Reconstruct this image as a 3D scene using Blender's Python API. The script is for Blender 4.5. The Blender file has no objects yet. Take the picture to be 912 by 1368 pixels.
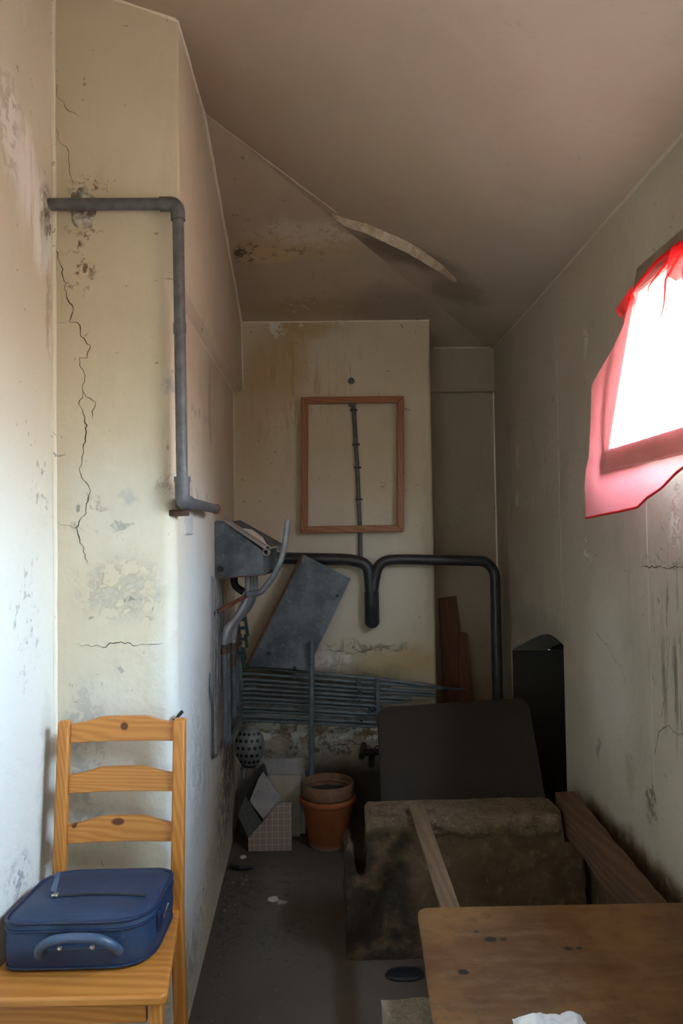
import bpy, bmesh, math, random
from mathutils import Vector, Matrix, noise
PI = math.pi
rnd = random.Random(7)
S = bpy.context.scene
C = S.collection

# ------------------------------------------------------------------ camera
cam_d = bpy.data.cameras.new('camera')
cam_d.sensor_fit = 'VERTICAL'; cam_d.sensor_height = 36.0; cam_d.lens = 36.0 * 1000 / 1368
cam_d.clip_start = 0.02
cam = bpy.data.objects.new('camera', cam_d); C.objects.link(cam)
cam.matrix_world = (Matrix.Translation((0, 0, 1.45)) @ Matrix.Rotation(math.atan(-0.016), 4, 'Z')
                    @ Matrix.Rotation(PI / 2 + math.atan(0.031), 4, 'X') @ Matrix.Rotation(math.radians(-0.9), 4, 'Z'))
S.camera = cam

# ------------------------------------------------------------------ view, sky, light
S.view_settings.view_transform = 'Standard'; S.view_settings.look = 'None'
S.view_settings.gamma = 1.0; S.view_settings.use_curve_mapping = False
S.view_settings.exposure = 0.56
S.cycles.use_denoising = True
S.cycles.max_bounces = 14; S.cycles.diffuse_bounces = 10; S.cycles.glossy_bounces = 3
S.cycles.transparent_max_bounces = 16; S.cycles.transmission_bounces = 8
S.cycles.sample_clamp_indirect = 12.0
SKY = 50.0
W = bpy.data.worlds.new('overcast_sky'); S.world = W; W.use_nodes = True
wn = W.node_tree; wn.nodes.clear()
tc = wn.nodes.new('ShaderNodeTexCoord'); sx = wn.nodes.new('ShaderNodeSeparateXYZ')
mr = wn.nodes.new('ShaderNodeMapRange'); mr.inputs[1].default_value = -1; mr.inputs[2].default_value = 1
cr = wn.nodes.new('ShaderNodeValToRGB'); bg = wn.nodes.new('ShaderNodeBackground'); wo = wn.nodes.new('ShaderNodeOutputWorld')
wn.links.new(tc.outputs['Generated'], sx.inputs[0]); wn.links.new(sx.outputs[2], mr.inputs[0])
wn.links.new(mr.outputs[0], cr.inputs[0]); wn.links.new(cr.outputs[0], bg.inputs[0]); wn.links.new(bg.outputs[0], wo.inputs[0])
e = cr.color_ramp.elements
e[0].position = 0.0; e[0].color = (0.10, 0.08, 0.06, 1)
e[1].position = 1.0; e[1].color = (0.47, 0.71, 1.0, 1)
a = e.new(0.49); a.color = (0.12, 0.095, 0.07, 1)
a = e.new(0.55); a.color = (0.30, 0.31, 0.31, 1)
a = e.new(0.66); a.color = (0.66, 0.83, 1.0, 1)
bg.inputs[1].default_value = SKY

def portal(loc, rot, w, h):
    l = bpy.data.lights.new('window_portal', 'AREA'); l.shape = 'RECTANGLE'; l.size = w; l.size_y = h
    l.cycles.is_portal = True
    o = bpy.data.objects.new('window_portal', l); C.objects.link(o); o.location = loc; o.rotation_euler = rot
WY0, WY1, WZ0, WZ1 = 0.55, 2.205, 1.655, 2.24          # the window opening in the right wall
VY0, VY1, VZ0, VZ1 = -1.25, -0.25, 1.25, 2.24          # a second window in the same wall, behind the camera
XR = 0.939
portal((XR + 0.16, (WY0 + WY1) / 2, (WZ0 + WZ1) / 2), (0, PI / 2, 0), WZ1 - WZ0, WY1 - WY0)
portal((XR + 0.16, (VY0 + VY1) / 2, (VZ0 + VZ1) / 2), (0, PI / 2, 0), VZ1 - VZ0, VY1 - VY0)

# ------------------------------------------------------------------ mesh helpers
class MB:
    def __init__(s): s.v = []; s.f = []
    def add(s, vs, fs):
        n = len(s.v); s.v += [Vector(p) for p in vs]; s.f += [tuple(i + n for i in f) for f in fs]; return s
    def quad(s, *p): return s.add(p, [tuple(range(len(p)))])
    def box(s, x0, x1, y0, y1, z0, z1, M=None):
        vs = [Vector((x, y, z)) for z in (z0, z1) for y in (y0, y1) for x in (x0, x1)]
        if M: vs = [M @ p for p in vs]
        return s.add(vs, [(0, 2, 3, 1), (4, 5, 7, 6), (0, 1, 5, 4), (2, 6, 7, 3), (0, 4, 6, 2), (1, 3, 7, 5)])
    def prism(s, pts, d):
        """polygon of 3-D points pushed along the vector d"""
        n = len(pts); d = Vector(d); vs = [Vector(p) for p in pts] + [Vector(p) + d for p in pts]
        return s.add(vs, [tuple(range(n))[::-1], tuple(range(n, 2 * n))] + [(i, (i + 1) % n, n + (i + 1) % n, n + i) for i in range(n)])
    def tube(s, path, r, seg=12, hollow0=False, hollow1=False):
        P = [Vector(p) for p in path]; R = r if isinstance(r, (list, tuple)) else [r] * len(P)
        T = []
        for i in range(len(P)):
            a = P[min(i + 1, len(P) - 1)] - P[max(i - 1, 0)]; T.append(a.normalized())
        u = T[0].orthogonal().normalized(); rings = []; vs = []
        for i, p in enumerate(P):
            u = (u - T[i] * u.dot(T[i])).normalized(); w = T[i].cross(u)
            rings.append([p + (u * math.cos(2 * PI * k / seg) + w * math.sin(2 * PI * k / seg)) * R[i] for k in range(seg)])
        def cap(ring, p, t, r, hollow):
            if not hollow: return []
            k = 0.72
            inner = [p + (q - p) * k for q in ring]; deep = [q + t * r * 3 for q in inner]
            return [inner, deep]
        pre = cap(rings[0], P[0], T[0], R[0], hollow0)[::-1]; post = cap(rings[-1], P[-1], -T[-1], R[-1], hollow1)
        rings = pre + rings + post
        for q in rings: vs += q
        fs = []
        for i in range(len(rings) - 1):
            for k in range(seg):
                a, b = i * seg + k, i * seg + (k + 1) % seg
                fs.append((a, b, b + seg, a + seg))
        n = len(rings)
        fs.append(tuple(range(seg))[::-1]); fs.append(tuple((n - 1) * seg + k for k in range(seg)))
        return s.add(vs, fs)
    def lathe(s, prof, c, seg=32, M=None):
        vs = []; c = Vector(c); n = len(prof)
        for r, z in prof:
            for k in range(seg):
                p = Vector((r * math.cos(2 * PI * k / seg), r * math.sin(2 * PI * k / seg), z))
                vs.append((M @ p if M else p) + c)
        fs = [(i * seg + k, i * seg + (k + 1) % seg, (i + 1) * seg + (k + 1) % seg, (i + 1) * seg + k) for i in range(n - 1) for k in range(seg)]
        fs.append(tuple(range(seg))[::-1]); fs.append(tuple((n - 1) * seg + k for k in range(seg)))
        return s.add(vs, fs)
    def grid(s, fn, nu, nv):
        vs = [fn(i / nu, j / nv) for j in range(nv + 1) for i in range(nu + 1)]; w = nu + 1
        return s.add(vs, [(j * w + i, j * w + i + 1, (j + 1) * w + i + 1, (j + 1) * w + i) for j in range(nv) for i in range(nu)])

def smooth_path(pts, rad=0.05, n=6):
    """polyline with its inner corners rounded"""
    P = [Vector(p) for p in pts]; out = [P[0]]
    for i in range(1, len(P) - 1):
        a, b, c = P[i - 1], P[i], P[i + 1]
        d = min(rad, (a - b).length * 0.49, (c - b).length * 0.49)
        p, q = b + (a - b).normalized() * d, b + (c - b).normalized() * d
        for k in range(n + 1):
            t = k / n; out.append(p * (1 - t) ** 2 + b * 2 * t * (1 - t) + q * t * t)
    out.append(P[-1]); return out

def obj(name, mb, mat, parent=None, sharp=35, bevel=0, kind=None, label=None, seg=2):
    off = Vector((0, 0, 0)); q = parent
    while q: off += q.location; q = q.parent
    me = bpy.data.meshes.new(name)
    me.from_pydata([p - off for p in mb.v], [], mb.f); me.update()
    bm = bmesh.new(); bm.from_mesh(me); bmesh.ops.recalc_face_normals(bm, faces=bm.faces); bm.to_mesh(me); bm.free()
    me.polygons.foreach_set('use_smooth', [True] * len(me.polygons)); me.set_sharp_from_angle(angle=math.radians(sharp))
    me.materials.append(mat)
    o = bpy.data.objects.new(name, me); C.objects.link(o)
    if parent: o.parent = parent
    if bevel:
        m = o.modifiers.new('edges', 'BEVEL'); m.width = bevel; m.segments = seg; m.limit_method = 'ANGLE'; m.angle_limit = math.radians(40)
    if kind: o['kind'] = kind
    if label: o['label'] = label
    return o

def rough(mb, cell=0.03, amp=0.012, scale=9.0, keep=None, seed=0.0):
    """cut a solid into small faces and break its surface up"""
    bm = bmesh.new(); vv = [bm.verts.new(p) for p in mb.v]
    for f in mb.f: bm.faces.new([vv[i] for i in f])
    bmesh.ops.recalc_face_normals(bm, faces=bm.faces)
    bmesh.ops.triangulate(bm, faces=bm.faces)
    for _ in range(6):
        es = [q for q in bm.edges if q.calc_length() > cell * 1.5]
        if not es: break
        bmesh.ops.subdivide_edges(bm, edges=es, cuts=1); bmesh.ops.triangulate(bm, faces=[f for f in bm.faces if len(f.verts) > 3])
    bm.normal_update()
    nv = [(v, v.co.copy(), v.normal.copy()) for v in bm.verts]
    for v, co, n in nv:
        k = 1.0 if keep is None else keep(co)
        q = co * scale + Vector((seed, seed, seed))
        a = noise.noise(q) + 0.5 * noise.noise(q * 2.3) + 0.3 * noise.noise(q * 5.1)
        v.co = co + (n * a + noise.noise_vector(q * 1.7) * 0.5) * amp * k
    bm.verts.index_update()
    out = MB(); out.add([v.co.copy() for v in bm.verts], [tuple(v.index for v in f.verts) for f in bm.faces]); bm.free(); return out

def thing(name, label, cat, loc, group=None):
    o = bpy.data.objects.new(name, None); C.objects.link(o); o.location = loc; o.empty_display_size = 0.05
    o['label'] = label; o['category'] = cat
    if group: o['group'] = group
    o.matrix_world = Matrix.Translation(loc); return o
def tag(o, label, cat, group=None):
    o['label'] = label; o['category'] = cat
    if group: o['group'] = group
    return o

# ------------------------------------------------------------------ materials
def lin(r, g, b):
    f = lambda c: ((c / 255 + 0.055) / 1.055) ** 2.4 if c > 10 else c / 255 / 12.92
    return (f(r), f(g), f(b), 1)
class NT:
    def __init__(s, name):
        s.m = bpy.data.materials.new(name); s.m.use_nodes = True; s.t = s.m.node_tree; s.t.nodes.clear()
        s.out = s.n('ShaderNodeOutputMaterial')
    def n(s, kind, **kw):
        q = s.t.nodes.new(kind)
        for k, v in kw.items(): setattr(q, k, v)
        return q
    def put(s, sock, v):
        if isinstance(v, bpy.types.NodeSocket): s.t.links.new(v, sock)
        elif v is not None: sock.default_value = v
    def math(s, op, a, b=None, c=None, clamp=False):
        q = s.n('ShaderNodeMath', operation=op, use_clamp=clamp)
        for i, v in enumerate((a, b, c)): s.put(q.inputs[i], v)
        return q.outputs[0]
    def vmath(s, op, a, b=None):
        q = s.n('ShaderNodeVectorMath', operation=op); s.put(q.inputs[0], a)
        if b is not None: s.put(q.inputs[1], b)
        return q.outputs[1] if op in ('LENGTH', 'DOT_PRODUCT') else q.outputs[0]
    def noise(s, co, scale, detail=4, rough=0.55, dist=0.0):
        q = s.n('ShaderNodeTexNoise'); s.put(q.inputs['Vector'], co); q.inputs['Scale'].default_value = scale
        q.inputs['Detail'].default_value = detail; q.inputs['Roughness'].default_value = rough; q.inputs['Distortion'].default_value = dist
        return q.outputs['Fac'], q.outputs['Color']
    def rng(s, v, a, b, c=0.0, d=1.0):
        q = s.n('ShaderNodeMapRange'); q.interpolation_type = 'SMOOTHSTEP'
        for i, x in enumerate((v, a, b, c, d)): s.put(q.inputs[i], x)
        return q.outputs[0]
    def mix(s, f, a, b, mode='MIX'):
        q = s.n('ShaderNodeMix', data_type='RGBA', blend_type=mode); s.put(q.inputs[0], f); s.put(q.inputs[6], a); s.put(q.inputs[7], b); return q.outputs[2]
    def bump(s, h, strength, dist=0.01):
        q = s.n('ShaderNodeBump'); q.inputs['Strength'].default_value = strength; q.inputs['Distance'].default_value = dist; s.put(q.inputs['Height'], h); return q.outputs[0]
    def bsdf(s, col, rough=0.8, metal=0.0, normal=None, spec=0.5):
        q = s.n('ShaderNodeBsdfPrincipled'); s.put(q.inputs['Base Color'], col); s.put(q.inputs['Roughness'], rough)
        s.put(q.inputs['Metallic'], metal); s.put(q.inputs['Specular IOR Level'], spec)
        if normal is not None: s.put(q.inputs['Normal'], normal)
        s.t.links.new(q.outputs[0], s.out.inputs[0]); return q

def plaster(name, base, alt, blobs=(), bump=0.6, mott=0.5, fine=(0.16, 0.14, 0.12, 1), dirt=0.25, grime=0.45, ticks=0.5):
    """painted plaster; blobs = (centre, radii, colour, strength, speckle): damp, scuffs, flaked paint, painted light and shade at fixed places on the wall"""
    t = NT(name); co = t.n('ShaderNodeNewGeometry').outputs['Position']
    n1, c1 = t.noise(co, 2.2, 5, 0.6); n2, c2 = t.noise(co, 9, 6, 0.65); n3, _ = t.noise(co, 45, 4, 0.6); n4, _ = t.noise(co, 24, 8, 0.75)
    n5, _ = t.noise(t.vmath('MULTIPLY', co, (1, 1, .10)), 30, 6, 0.7)
    col = t.mix(t.math('MULTIPLY', t.rng(n1, 0.35, 0.7), mott), base, alt)
    col = t.mix(t.math('MULTIPLY', t.rng(n2, 0.62, 0.8), dirt), col, fine)
    n6, _ = t.noise(co, 34, 2, 0.5, .6); n7, _ = t.noise(t.vmath('MULTIPLY', co, (1, 1, .35)), 6, 7, .75)
    col = t.mix(t.math('MULTIPLY', t.rng(n6, 0.70, 0.74), ticks), col, (0.12, 0.105, 0.09, 1))
    col = t.mix(t.math('MULTIPLY', t.rng(n7, 0.52, 0.78), grime), col, tuple(c * .62 for c in base[:3]) + (1,))
    h = t.math('ADD', t.math('MULTIPLY', n2, 0.6), t.math('MULTIPLY', n3, 0.25))
    warp = t.vmath('ADD', co, t.vmath('MULTIPLY', t.vmath('SUBTRACT', c2, (0.5, 0.5, 0.5)), (0.16, 0.16, 0.16)))
    for c, r, bc, k, sp in blobs:
        d = t.vmath('LENGTH', t.vmath('DIVIDE', t.vmath('SUBTRACT', warp, tuple(c)), tuple(r)))
        m = t.rng(d, 1.15, 0.35)
        if sp > 0: m = t.math('MULTIPLY', m, t.rng(n4, sp, sp + 0.07))
        if sp < 0: m = t.math('MULTIPLY', m, t.rng(n5, -sp, -sp + 0.10))
        m = t.math('MULTIPLY', m, k)
        col = t.mix(m, col, bc)
        if sp > 0: h = t.math('SUBTRACT', h, t.math('MULTIPLY', m, 0.5))
    t.bsdf(col, 0.85, 0, t.bump(h, bump, 0.012), 0.25); return t.m

def metal(name, c1, c2, rough=0.5, metallic=0.6, scale=14, bump=0.15, spot=None):
    t = NT(name); co = t.n('ShaderNodeTexCoord').outputs['Object']
    a, _ = t.noise(co, scale, 6, 0.65); b, _ = t.noise(co, scale * 6, 4, 0.6)
    col = t.mix(t.rng(a, 0.35, 0.68), c1, c2)
    if spot: col = t.mix(t.math('MULTIPLY', t.rng(b, 0.6, 0.72), spot[1]), col, spot[0])
    t.bsdf(col, t.math('ADD', t.math('MULTIPLY', a, 0.3), rough - 0.15), metallic, t.bump(b, bump, 0.004)); return t.m

def wood(name, c1, c2, axis='X', scale=1.0, rough=0.45, knots=(), knotcol=(0.12, 0.03, 0.01, 1), dirt=0.0, ring=18):
    t = NT(name); co = t.n('ShaderNodeTexCoord').outputs['Object']
    st = {'X': (0.09, 1, 1), 'Y': (1, 0.09, 1), 'Z': (1, 1, 0.09)}[axis]
    v = t.vmath('MULTIPLY', co, tuple(k * scale for k in st)); a, ac = t.noise(v, 6, 3, 0.5)
    w = t.vmath('ADD', v, t.vmath('MULTIPLY', ac, (0.10, 0.10, 0.10)))
    q = t.n('ShaderNodeTexWave', wave_type='RINGS' if ring < 0 else 'BANDS', bands_direction='DIAGONAL'); t.put(q.inputs['Vector'], w); q.inputs['Scale'].default_value = abs(ring); q.inputs['Distortion'].default_value = 2.5
    q.inputs['Detail'].default_value = 3
    f, _ = t.noise(v, 70, 3, 0.6)
    k = t.math('ADD', t.math('MULTIPLY', q.outputs['Fac'], 0.6), t.math('MULTIPLY', f, 0.5))
    col = t.mix(t.rng(k, 0.2, 0.95), c1, c2)
    for c, r in knots:
        d = t.vmath('LENGTH', t.vmath('DIVIDE', t.vmath('SUBTRACT', co, tuple(c)), tuple(r)))
        col = t.mix(t.rng(d, 1.2, 0.7), col, knotcol)
    if dirt:
        b, _ = t.noise(co, 7, 6, 0.7); col = t.mix(t.math('MULTIPLY', t.rng(b, 0.5, 0.75), dirt), col, (0.03, 0.025, 0.02, 1))
    t.bsdf(col, rough, 0, t.bump(k, 0.08, 0.002), 0.4); return t.m

def mottled(name, c1, c2, c3=None, scale=8, rough=0.8, bump=0.5, spec=0.3, dist=0.01):
    t = NT(name); co = t.n('ShaderNodeNewGeometry').outputs['Position']
    a, _ = t.noise(co, scale, 7, 0.65); b, _ = t.noise(co, scale * 5, 5, 0.65)
    col = t.mix(t.rng(a, 0.32, 0.68), c1, c2)
    if c3: col = t.mix(t.rng(b, 0.55, 0.72), col, c3)
    t.bsdf(col, rough, 0, t.bump(t.math('ADD', a, b), bump, dist), spec); return t.m

CREAM, CREAM2 = (0.67, 0.58, 0.44, 1), (0.55, 0.465, 0.335, 1)
WHITE, BLUEW = (0.78, 0.77, 0.72, 1), (0.75, 0.79, 0.81, 1)
DARK, BROWN, OCHRE, SOOT_SHADE = (0.10, 0.085, 0.06, 1), (0.16, 0.10, 0.055, 1), (0.42, 0.29, 0.11, 1), (0.035, 0.03, 0.026, 1)
GREYB = (0.32, 0.33, 0.33, 1)
X_L, Y_P, Y_B, Y_R = -0.787, 2.15, 3.9, 4.2

m_left = plaster('plaster_left', (0.72, 0.66, 0.54, 1), (0.64, 0.57, 0.45, 1), [
    ((X_L, 1.6, .85), (1, 1.1, .95), (.76, .77, .76, 1), .85, .0),  # wide pale lower patch: whitewash with the brighter daylight put into the colour
    ((X_L, 1.98, 2.40), (1, .13, .17), (.70, .58, .48, 1), .8, .0), ((X_L, 1.86, 2.50), (1, .08, .16), (.86, .82, .76, 1), 1, .42), ((X_L, 1.96, 2.42), (1, .11, .18), (.88, .83, .78, 1), 1, -.40), ((X_L, 2.05, 2.33), (1, .09, .16), (.88, .85, .80, 1), 1, -.37), ((X_L, 2.04, 2.44), (1, .05, .08), (.30, .22, .16, 1), .8, -.53),
    ((X_L, 2.09, 2.36), (1, .035, .12), (0.34, .24, .17, 1), .85, .45), ((X_L, 2.10, 2.28), (1, .05, .09), WHITE, .95, .36),
    ((X_L, 2.12, 2.10), (1, .02, .16), (0.40, .30, .19, 1), .6, .0), ((X_L, 1.9, .62), (1, .09, .07), (.42, .45, .5, 1), .9, .5),
    ((X_L, 1.95, 1.25), (1, .12, .2), GREYB, .55, .56), ((X_L, 2.05, 1.6), (1, .06, .16), GREYB, .7, .56),
    ((X_L, 2.09, .75), (1, .06, .3), (.3, .27, .22, 1), .45, .0), ((X_L, 1.95, .2), (1, .5, .3), GREYB, .6, .5)], dirt=.12)  # smooth dark upright patch paints the chair's shadow on the wall
m_pier = plaster('plaster_pier', CREAM, CREAM2, [
    ((-.71, Y_P, 2.26), (.06, 1, .12), BROWN, .95, .55), ((-.64, Y_P, 2.32), (.09, 1, .05), BROWN, .9, .57), ((-.66, Y_P, 2.46), (.10, 1, .04), BROWN, .9, .57),
    ((-.60, Y_P, 1.47), (.06, 1, .05), GREYB, .9, .55), ((-.70, Y_P, 1.53), (.06, 1, .06), DARK, .8, .56), ((-.567, Y_P, 1.575), (.022, 1, .03), GREYB, .7, .0),
    ((-.47, Y_P, 1.9), (.02, 1, .04), GREYB, .7, .0), ((-.47, Y_P, 1.6), (.03, 1, .05), DARK, .5, .5),
    ((-.60, Y_P, 1.30), (.16, 1, .10), (.45, .44, .40, 1), .45, .48), ((-.52, Y_P, 1.25), (.05, 1, .05), DARK, .7, .56),
    ((-.60, Y_P, 1.55), (.2, 1, .2), (.72, .71, .66, 1), .4, .0), ((-.62, Y_P, .85), (.2, 1, .3), (.72, .73, .70, 1), .45, .0),
    ((-.70, Y_P, .8), (.09, 1, .3), GREYB, .45, .48), ((-.44, Y_P, .7), (.05, 1, .5), (.70, .76, .80, 1), .5, .0),  # pale lower front and bluish corner carry the daylight in their colour
    ((-.452, 2.7, 1.0), (.10, .75, .75), BLUEW, .85, .0), ((-.46, 2.7, .35), (.08, .6, .5), (.40, .42, .44, 1), .6, -.54), ((-.452, 2.5, .5), (.08, .35, .45), BLUEW, .8, .0),  # bluish white lower side: peeled whitewash plus sky light put into the colour
    ((-.452, 2.55, .75), (.08, .25, .35), (.76, .80, .82, 1), .7, .44), ((-.46, 3.3, .33), (.08, .35, .36), (.20, .21, .22, 1), .8, .46),
    ((-.46, 2.75, .16), (.08, .55, .18), (.30, .31, .32, 1), .6, .52), ((-.47, 3.5, .55), (.09, .3, .5), SOOT_SHADE, .75, .40), ((-.47, 3.45, .85), (.08, .52, .40), (.09, .09, .09, 1), .85, -.40), ((-.46, 2.3, .12), (.08, .25, .16), (.35, .36, .38, 1), .7, .46),  # darkening behind the pipes: grime plus painted shade between them
    ((-.46, 2.95, 1.95), (.06, .05, .22), (.34, .28, .2, 1), .55, .0), ((-.47, 3.1, .9), (.08, .25, .35), (.25, .26, .27, 1), .7, .46)], dirt=.12)
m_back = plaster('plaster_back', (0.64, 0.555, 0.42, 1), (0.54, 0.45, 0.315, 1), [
    ((-.25, Y_B, 2.35), (.20, 1, .28), OCHRE, .55, .0), ((-.10, Y_B, 2.53), (.22, 1, .07), OCHRE, .6, .0), ((-.26, Y_B, 2.54), (.05, 1, .06), WHITE, .9, .45),
    ((-.05, Y_B, 2.56), (.3, 1, .03), WHITE, .6, .52), ((.05, Y_B, 2.45), (.12, 1, .1), (.6, .55, .42, 1), .5, .3), ((-.40, Y_B, 2.1), (.12, 1, .4), OCHRE, .35, .0),
    ((.30, Y_B, .78), (.35, 1, .10), (.46, .33, .15, 1), .75, .0), ((.15, Y_B, .86), (.35, 1, .035), DARK, .8, .52), ((-.0, Y_B, .80), (.15, 1, .06), WHITE, .8, .44),
    ((-.1, Y_B, .65), (.62, 1, .15), SOOT_SHADE, .85, .0), ((.05, Y_B, .45), (.7, 1, .13), (.30, .22, .13, 1), .95, .0), ((-.2, Y_B, .45), (.40, 1, .17), (.70, .69, .66, 1), 1, .43), ((.2, Y_B, .42), (.3, 1, .10), WHITE, .9, .48), ((-.02, Y_B, .82), (.10, 1, .06), WHITE, .8, .40),  # dark band behind the pipe runs paints the shaded gaps between them
    ((-.2, Y_B, 2.2), (.3, 1, .35), OCHRE, .6, -.5), ((.0, Y_B, 1.25), (.6, 1, .55), (.66, .64, .56, 1), .55, .0), ((.0, Y_B, .12), (.9, 1, .27), (.07, .055, .045, 1), .97, .0), ((0, Y_B, .35), (.8, 1, .05), DARK, .85, .50), ((.52, Y_B, 1.4), (.05, 1, .6), (.36, .32, .24, 1), .4, .0)], dirt=.22)  # wide pale patch puts the brighter daylight on the lower wall into colour
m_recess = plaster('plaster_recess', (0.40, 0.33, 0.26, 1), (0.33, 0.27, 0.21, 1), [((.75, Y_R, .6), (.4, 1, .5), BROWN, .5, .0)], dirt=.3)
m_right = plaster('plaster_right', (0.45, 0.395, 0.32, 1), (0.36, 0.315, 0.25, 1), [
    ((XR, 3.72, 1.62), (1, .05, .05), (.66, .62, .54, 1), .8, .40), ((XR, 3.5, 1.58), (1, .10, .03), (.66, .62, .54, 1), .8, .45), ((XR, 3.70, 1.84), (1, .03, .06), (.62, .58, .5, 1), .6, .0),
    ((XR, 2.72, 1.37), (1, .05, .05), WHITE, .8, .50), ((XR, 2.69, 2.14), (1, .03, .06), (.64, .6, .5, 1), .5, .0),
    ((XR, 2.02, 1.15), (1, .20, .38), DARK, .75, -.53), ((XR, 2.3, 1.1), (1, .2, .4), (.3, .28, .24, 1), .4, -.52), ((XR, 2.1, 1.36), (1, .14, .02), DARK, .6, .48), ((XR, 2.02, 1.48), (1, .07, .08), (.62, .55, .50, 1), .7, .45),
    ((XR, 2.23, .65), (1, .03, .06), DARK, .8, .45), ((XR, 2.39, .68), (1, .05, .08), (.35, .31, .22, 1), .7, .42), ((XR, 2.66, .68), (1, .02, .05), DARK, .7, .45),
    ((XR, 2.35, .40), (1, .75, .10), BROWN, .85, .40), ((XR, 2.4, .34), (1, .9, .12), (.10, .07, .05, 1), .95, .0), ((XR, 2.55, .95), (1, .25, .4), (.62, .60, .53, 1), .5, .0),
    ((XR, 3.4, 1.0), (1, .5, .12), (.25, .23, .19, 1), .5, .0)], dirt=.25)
m_ceil = plaster('plaster_ceiling', (0.46, 0.375, 0.285, 1), (0.40, 0.32, 0.24, 1), [
    ((.35, 3.28, 2.68), (.32, .14, 1), (.17, .13, .09, 1), .8, .0), ((.62, 3.5, 2.6), (.16, .2, 1), (.2, .15, .1, 1), .6, .0),  # dark blobs paint the shadowed hollow between torn plaster and hip
    ((.3, 2.6, 2.7), (.4, .35, 1), (.45, .36, .25, 1), .35, .0)], dirt=.10, bump=.25, grime=.25, ticks=.12)
m_hip = plaster('plaster_hip', (0.46, 0.37, 0.275, 1), (0.39, 0.30, 0.215, 1), [
    ((-.15, 3.33, 2.74), (.36, .12, 1), (.52, .38, .20, 1), .7, .0), ((-.05, 3.24, 2.775), (.34, .10, 1), (.60, .52, .42, 1), .85, .42), ((-.25, 3.38, 2.73), (.16, .08, 1), (.58, .44, .24, 1), .8, .3), ((-.36, 3.37, 2.74), (.10, .08, 1), SOOT_SHADE, .95, .50),
    ((-.2, 3.36, 2.74), (.3, .04, 1), (.2, .15, .09, 1), .8, .52), ((-.1, 3.78, 2.61), (.35, .1, 1), (.36, .27, .15, 1), .6, .0), ((-.15, 3.78, 2.61), (.25, .07, 1), WHITE, .7, .56),
    ((.35, 3.8, 2.6), (.3, .25, 1), (.16, .12, .09, 1), .5, .0)], dirt=.3, bump=.3)
m_bead = plaster('plaster_bead', (0.82, 0.76, 0.66, 1), (0.74, 0.66, 0.54, 1), dirt=.2)
m_niche = plaster('plaster_niche', (0.055, 0.05, 0.043, 1), (0.035, 0.03, 0.026, 1), dirt=.5)  # near-black base stands for the unlit depth of the niche
m_floor = plaster('concrete_floor', (0.112, 0.087, 0.067, 1), (0.075, 0.057, 0.043, 1), [
    ((-.25, 3.0, 0), (.25, .6, 1), (.15, .14, .125, 1), .6, .4), ((-.20, 2.7, 0), (.12, .15, 1), SOOT_SHADE, .8, .56), ((-.4, 3.0, 0), (.12, .5, 1), (.06, .05, .045, 1), .7, .48),
    ((-.22, 3.03, 0), (.03, .03, 1), (.45, .43, .38, 1), .9, .0), ((.1, 2.0, 0), (.3, .5, 1), (.13, .10, .075, 1), .6, .0)], bump=.5, dirt=.4)
m_plain = plaster('plaster_rear', (0.62, 0.57, 0.46, 1), (0.52, 0.47, 0.36, 1))

def crack_mat():
    t = NT('crack_shadow'); t.bsdf((0.055, 0.042, 0.03, 1), 0.95, 0, None, 0.1); return t.m
m_crack = crack_mat()

# ------------------------------------------------------------------ setting
def struct(name, mb, mat, parent=None, **k):
    return obj(name, mb, mat, parent, kind='structure' if parent is None else None, **k)
ZC = lambda x: 2.483 + 0.3527 * (XR - x)              # the main ceiling slope
ZH = lambda y: 2.963 - 0.3057 * (y - 2.63)            # the hip over the back wall
YN = -1.4
struct('floor', MB().box(-0.9, 1.6, YN - .1, 4.4, -0.08, 0), m_floor)
A, B_, Cc = (XR + .02, YN, ZC(XR + .02)), (XR + .02, 4.22, ZC(XR + .02)), (-.425, 2.63, 2.963)
D, E_ = (-.85, 2.63, ZC(-.85)), (-.85, YN, ZC(-.85))
ceiling = struct('ceiling', MB().prism([A, B_, Cc, D, E_], (0, 0, .06)), m_ceil)
hip = obj('hip_slope', MB().prism([B_, Cc, (-.60, 2.63, 2.963), (-.60, 4.25, ZH(4.25)), (XR + .02, 4.25, ZH(4.25))], (0, 0, .06)), m_hip, ceiling)
wall_left = struct('wall_left', MB().box(X_L - .1, X_L, YN, Y_P + .1, 0, 3.25), m_left)
struct('wall_rear', MB().box(-.9, 1.3, YN - .1, YN, 0, 3.25), m_plain)
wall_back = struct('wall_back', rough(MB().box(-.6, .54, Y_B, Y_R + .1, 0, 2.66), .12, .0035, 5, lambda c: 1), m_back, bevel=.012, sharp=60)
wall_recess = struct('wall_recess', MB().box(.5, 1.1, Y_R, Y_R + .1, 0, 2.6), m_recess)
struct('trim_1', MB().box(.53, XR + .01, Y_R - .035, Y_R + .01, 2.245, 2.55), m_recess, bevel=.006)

# left pier: sharp upper box that overhangs a round-cornered lower part
def xs(y): return -0.442 - 0.0297 * (y - 2.15)
def xu(y): return -0.422 - 0.016 * (y - 2.15)
up = MB().prism([(-.85, Y_P, 2.2), (xu(2.15), Y_P, 2.2), (xu(4.0), 4.0, 2.215), (-.85, 4.0, 2.215)], (0, 0, 1.0))
pier = struct('wall_pier', up, m_pier, bevel=.004)
prof = [(-.85, Y_P, 0), (-.478, Y_P, 0)]
for k in range(1, 7):
    a = k / 7 * PI / 2
    prof.append((-.478 + math.sin(a) * .0355, Y_P + .045 * (1 - math.cos(a)), 0))
prof += [(xs(2.2), 2.2, 0), (xs(4.0), 4.0, 0), (-.85, 4.0, 0)]
obj('lower_pier', MB().prism(prof, (0, 0, 2.205)), m_pier, pier, sharp=50)
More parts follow.
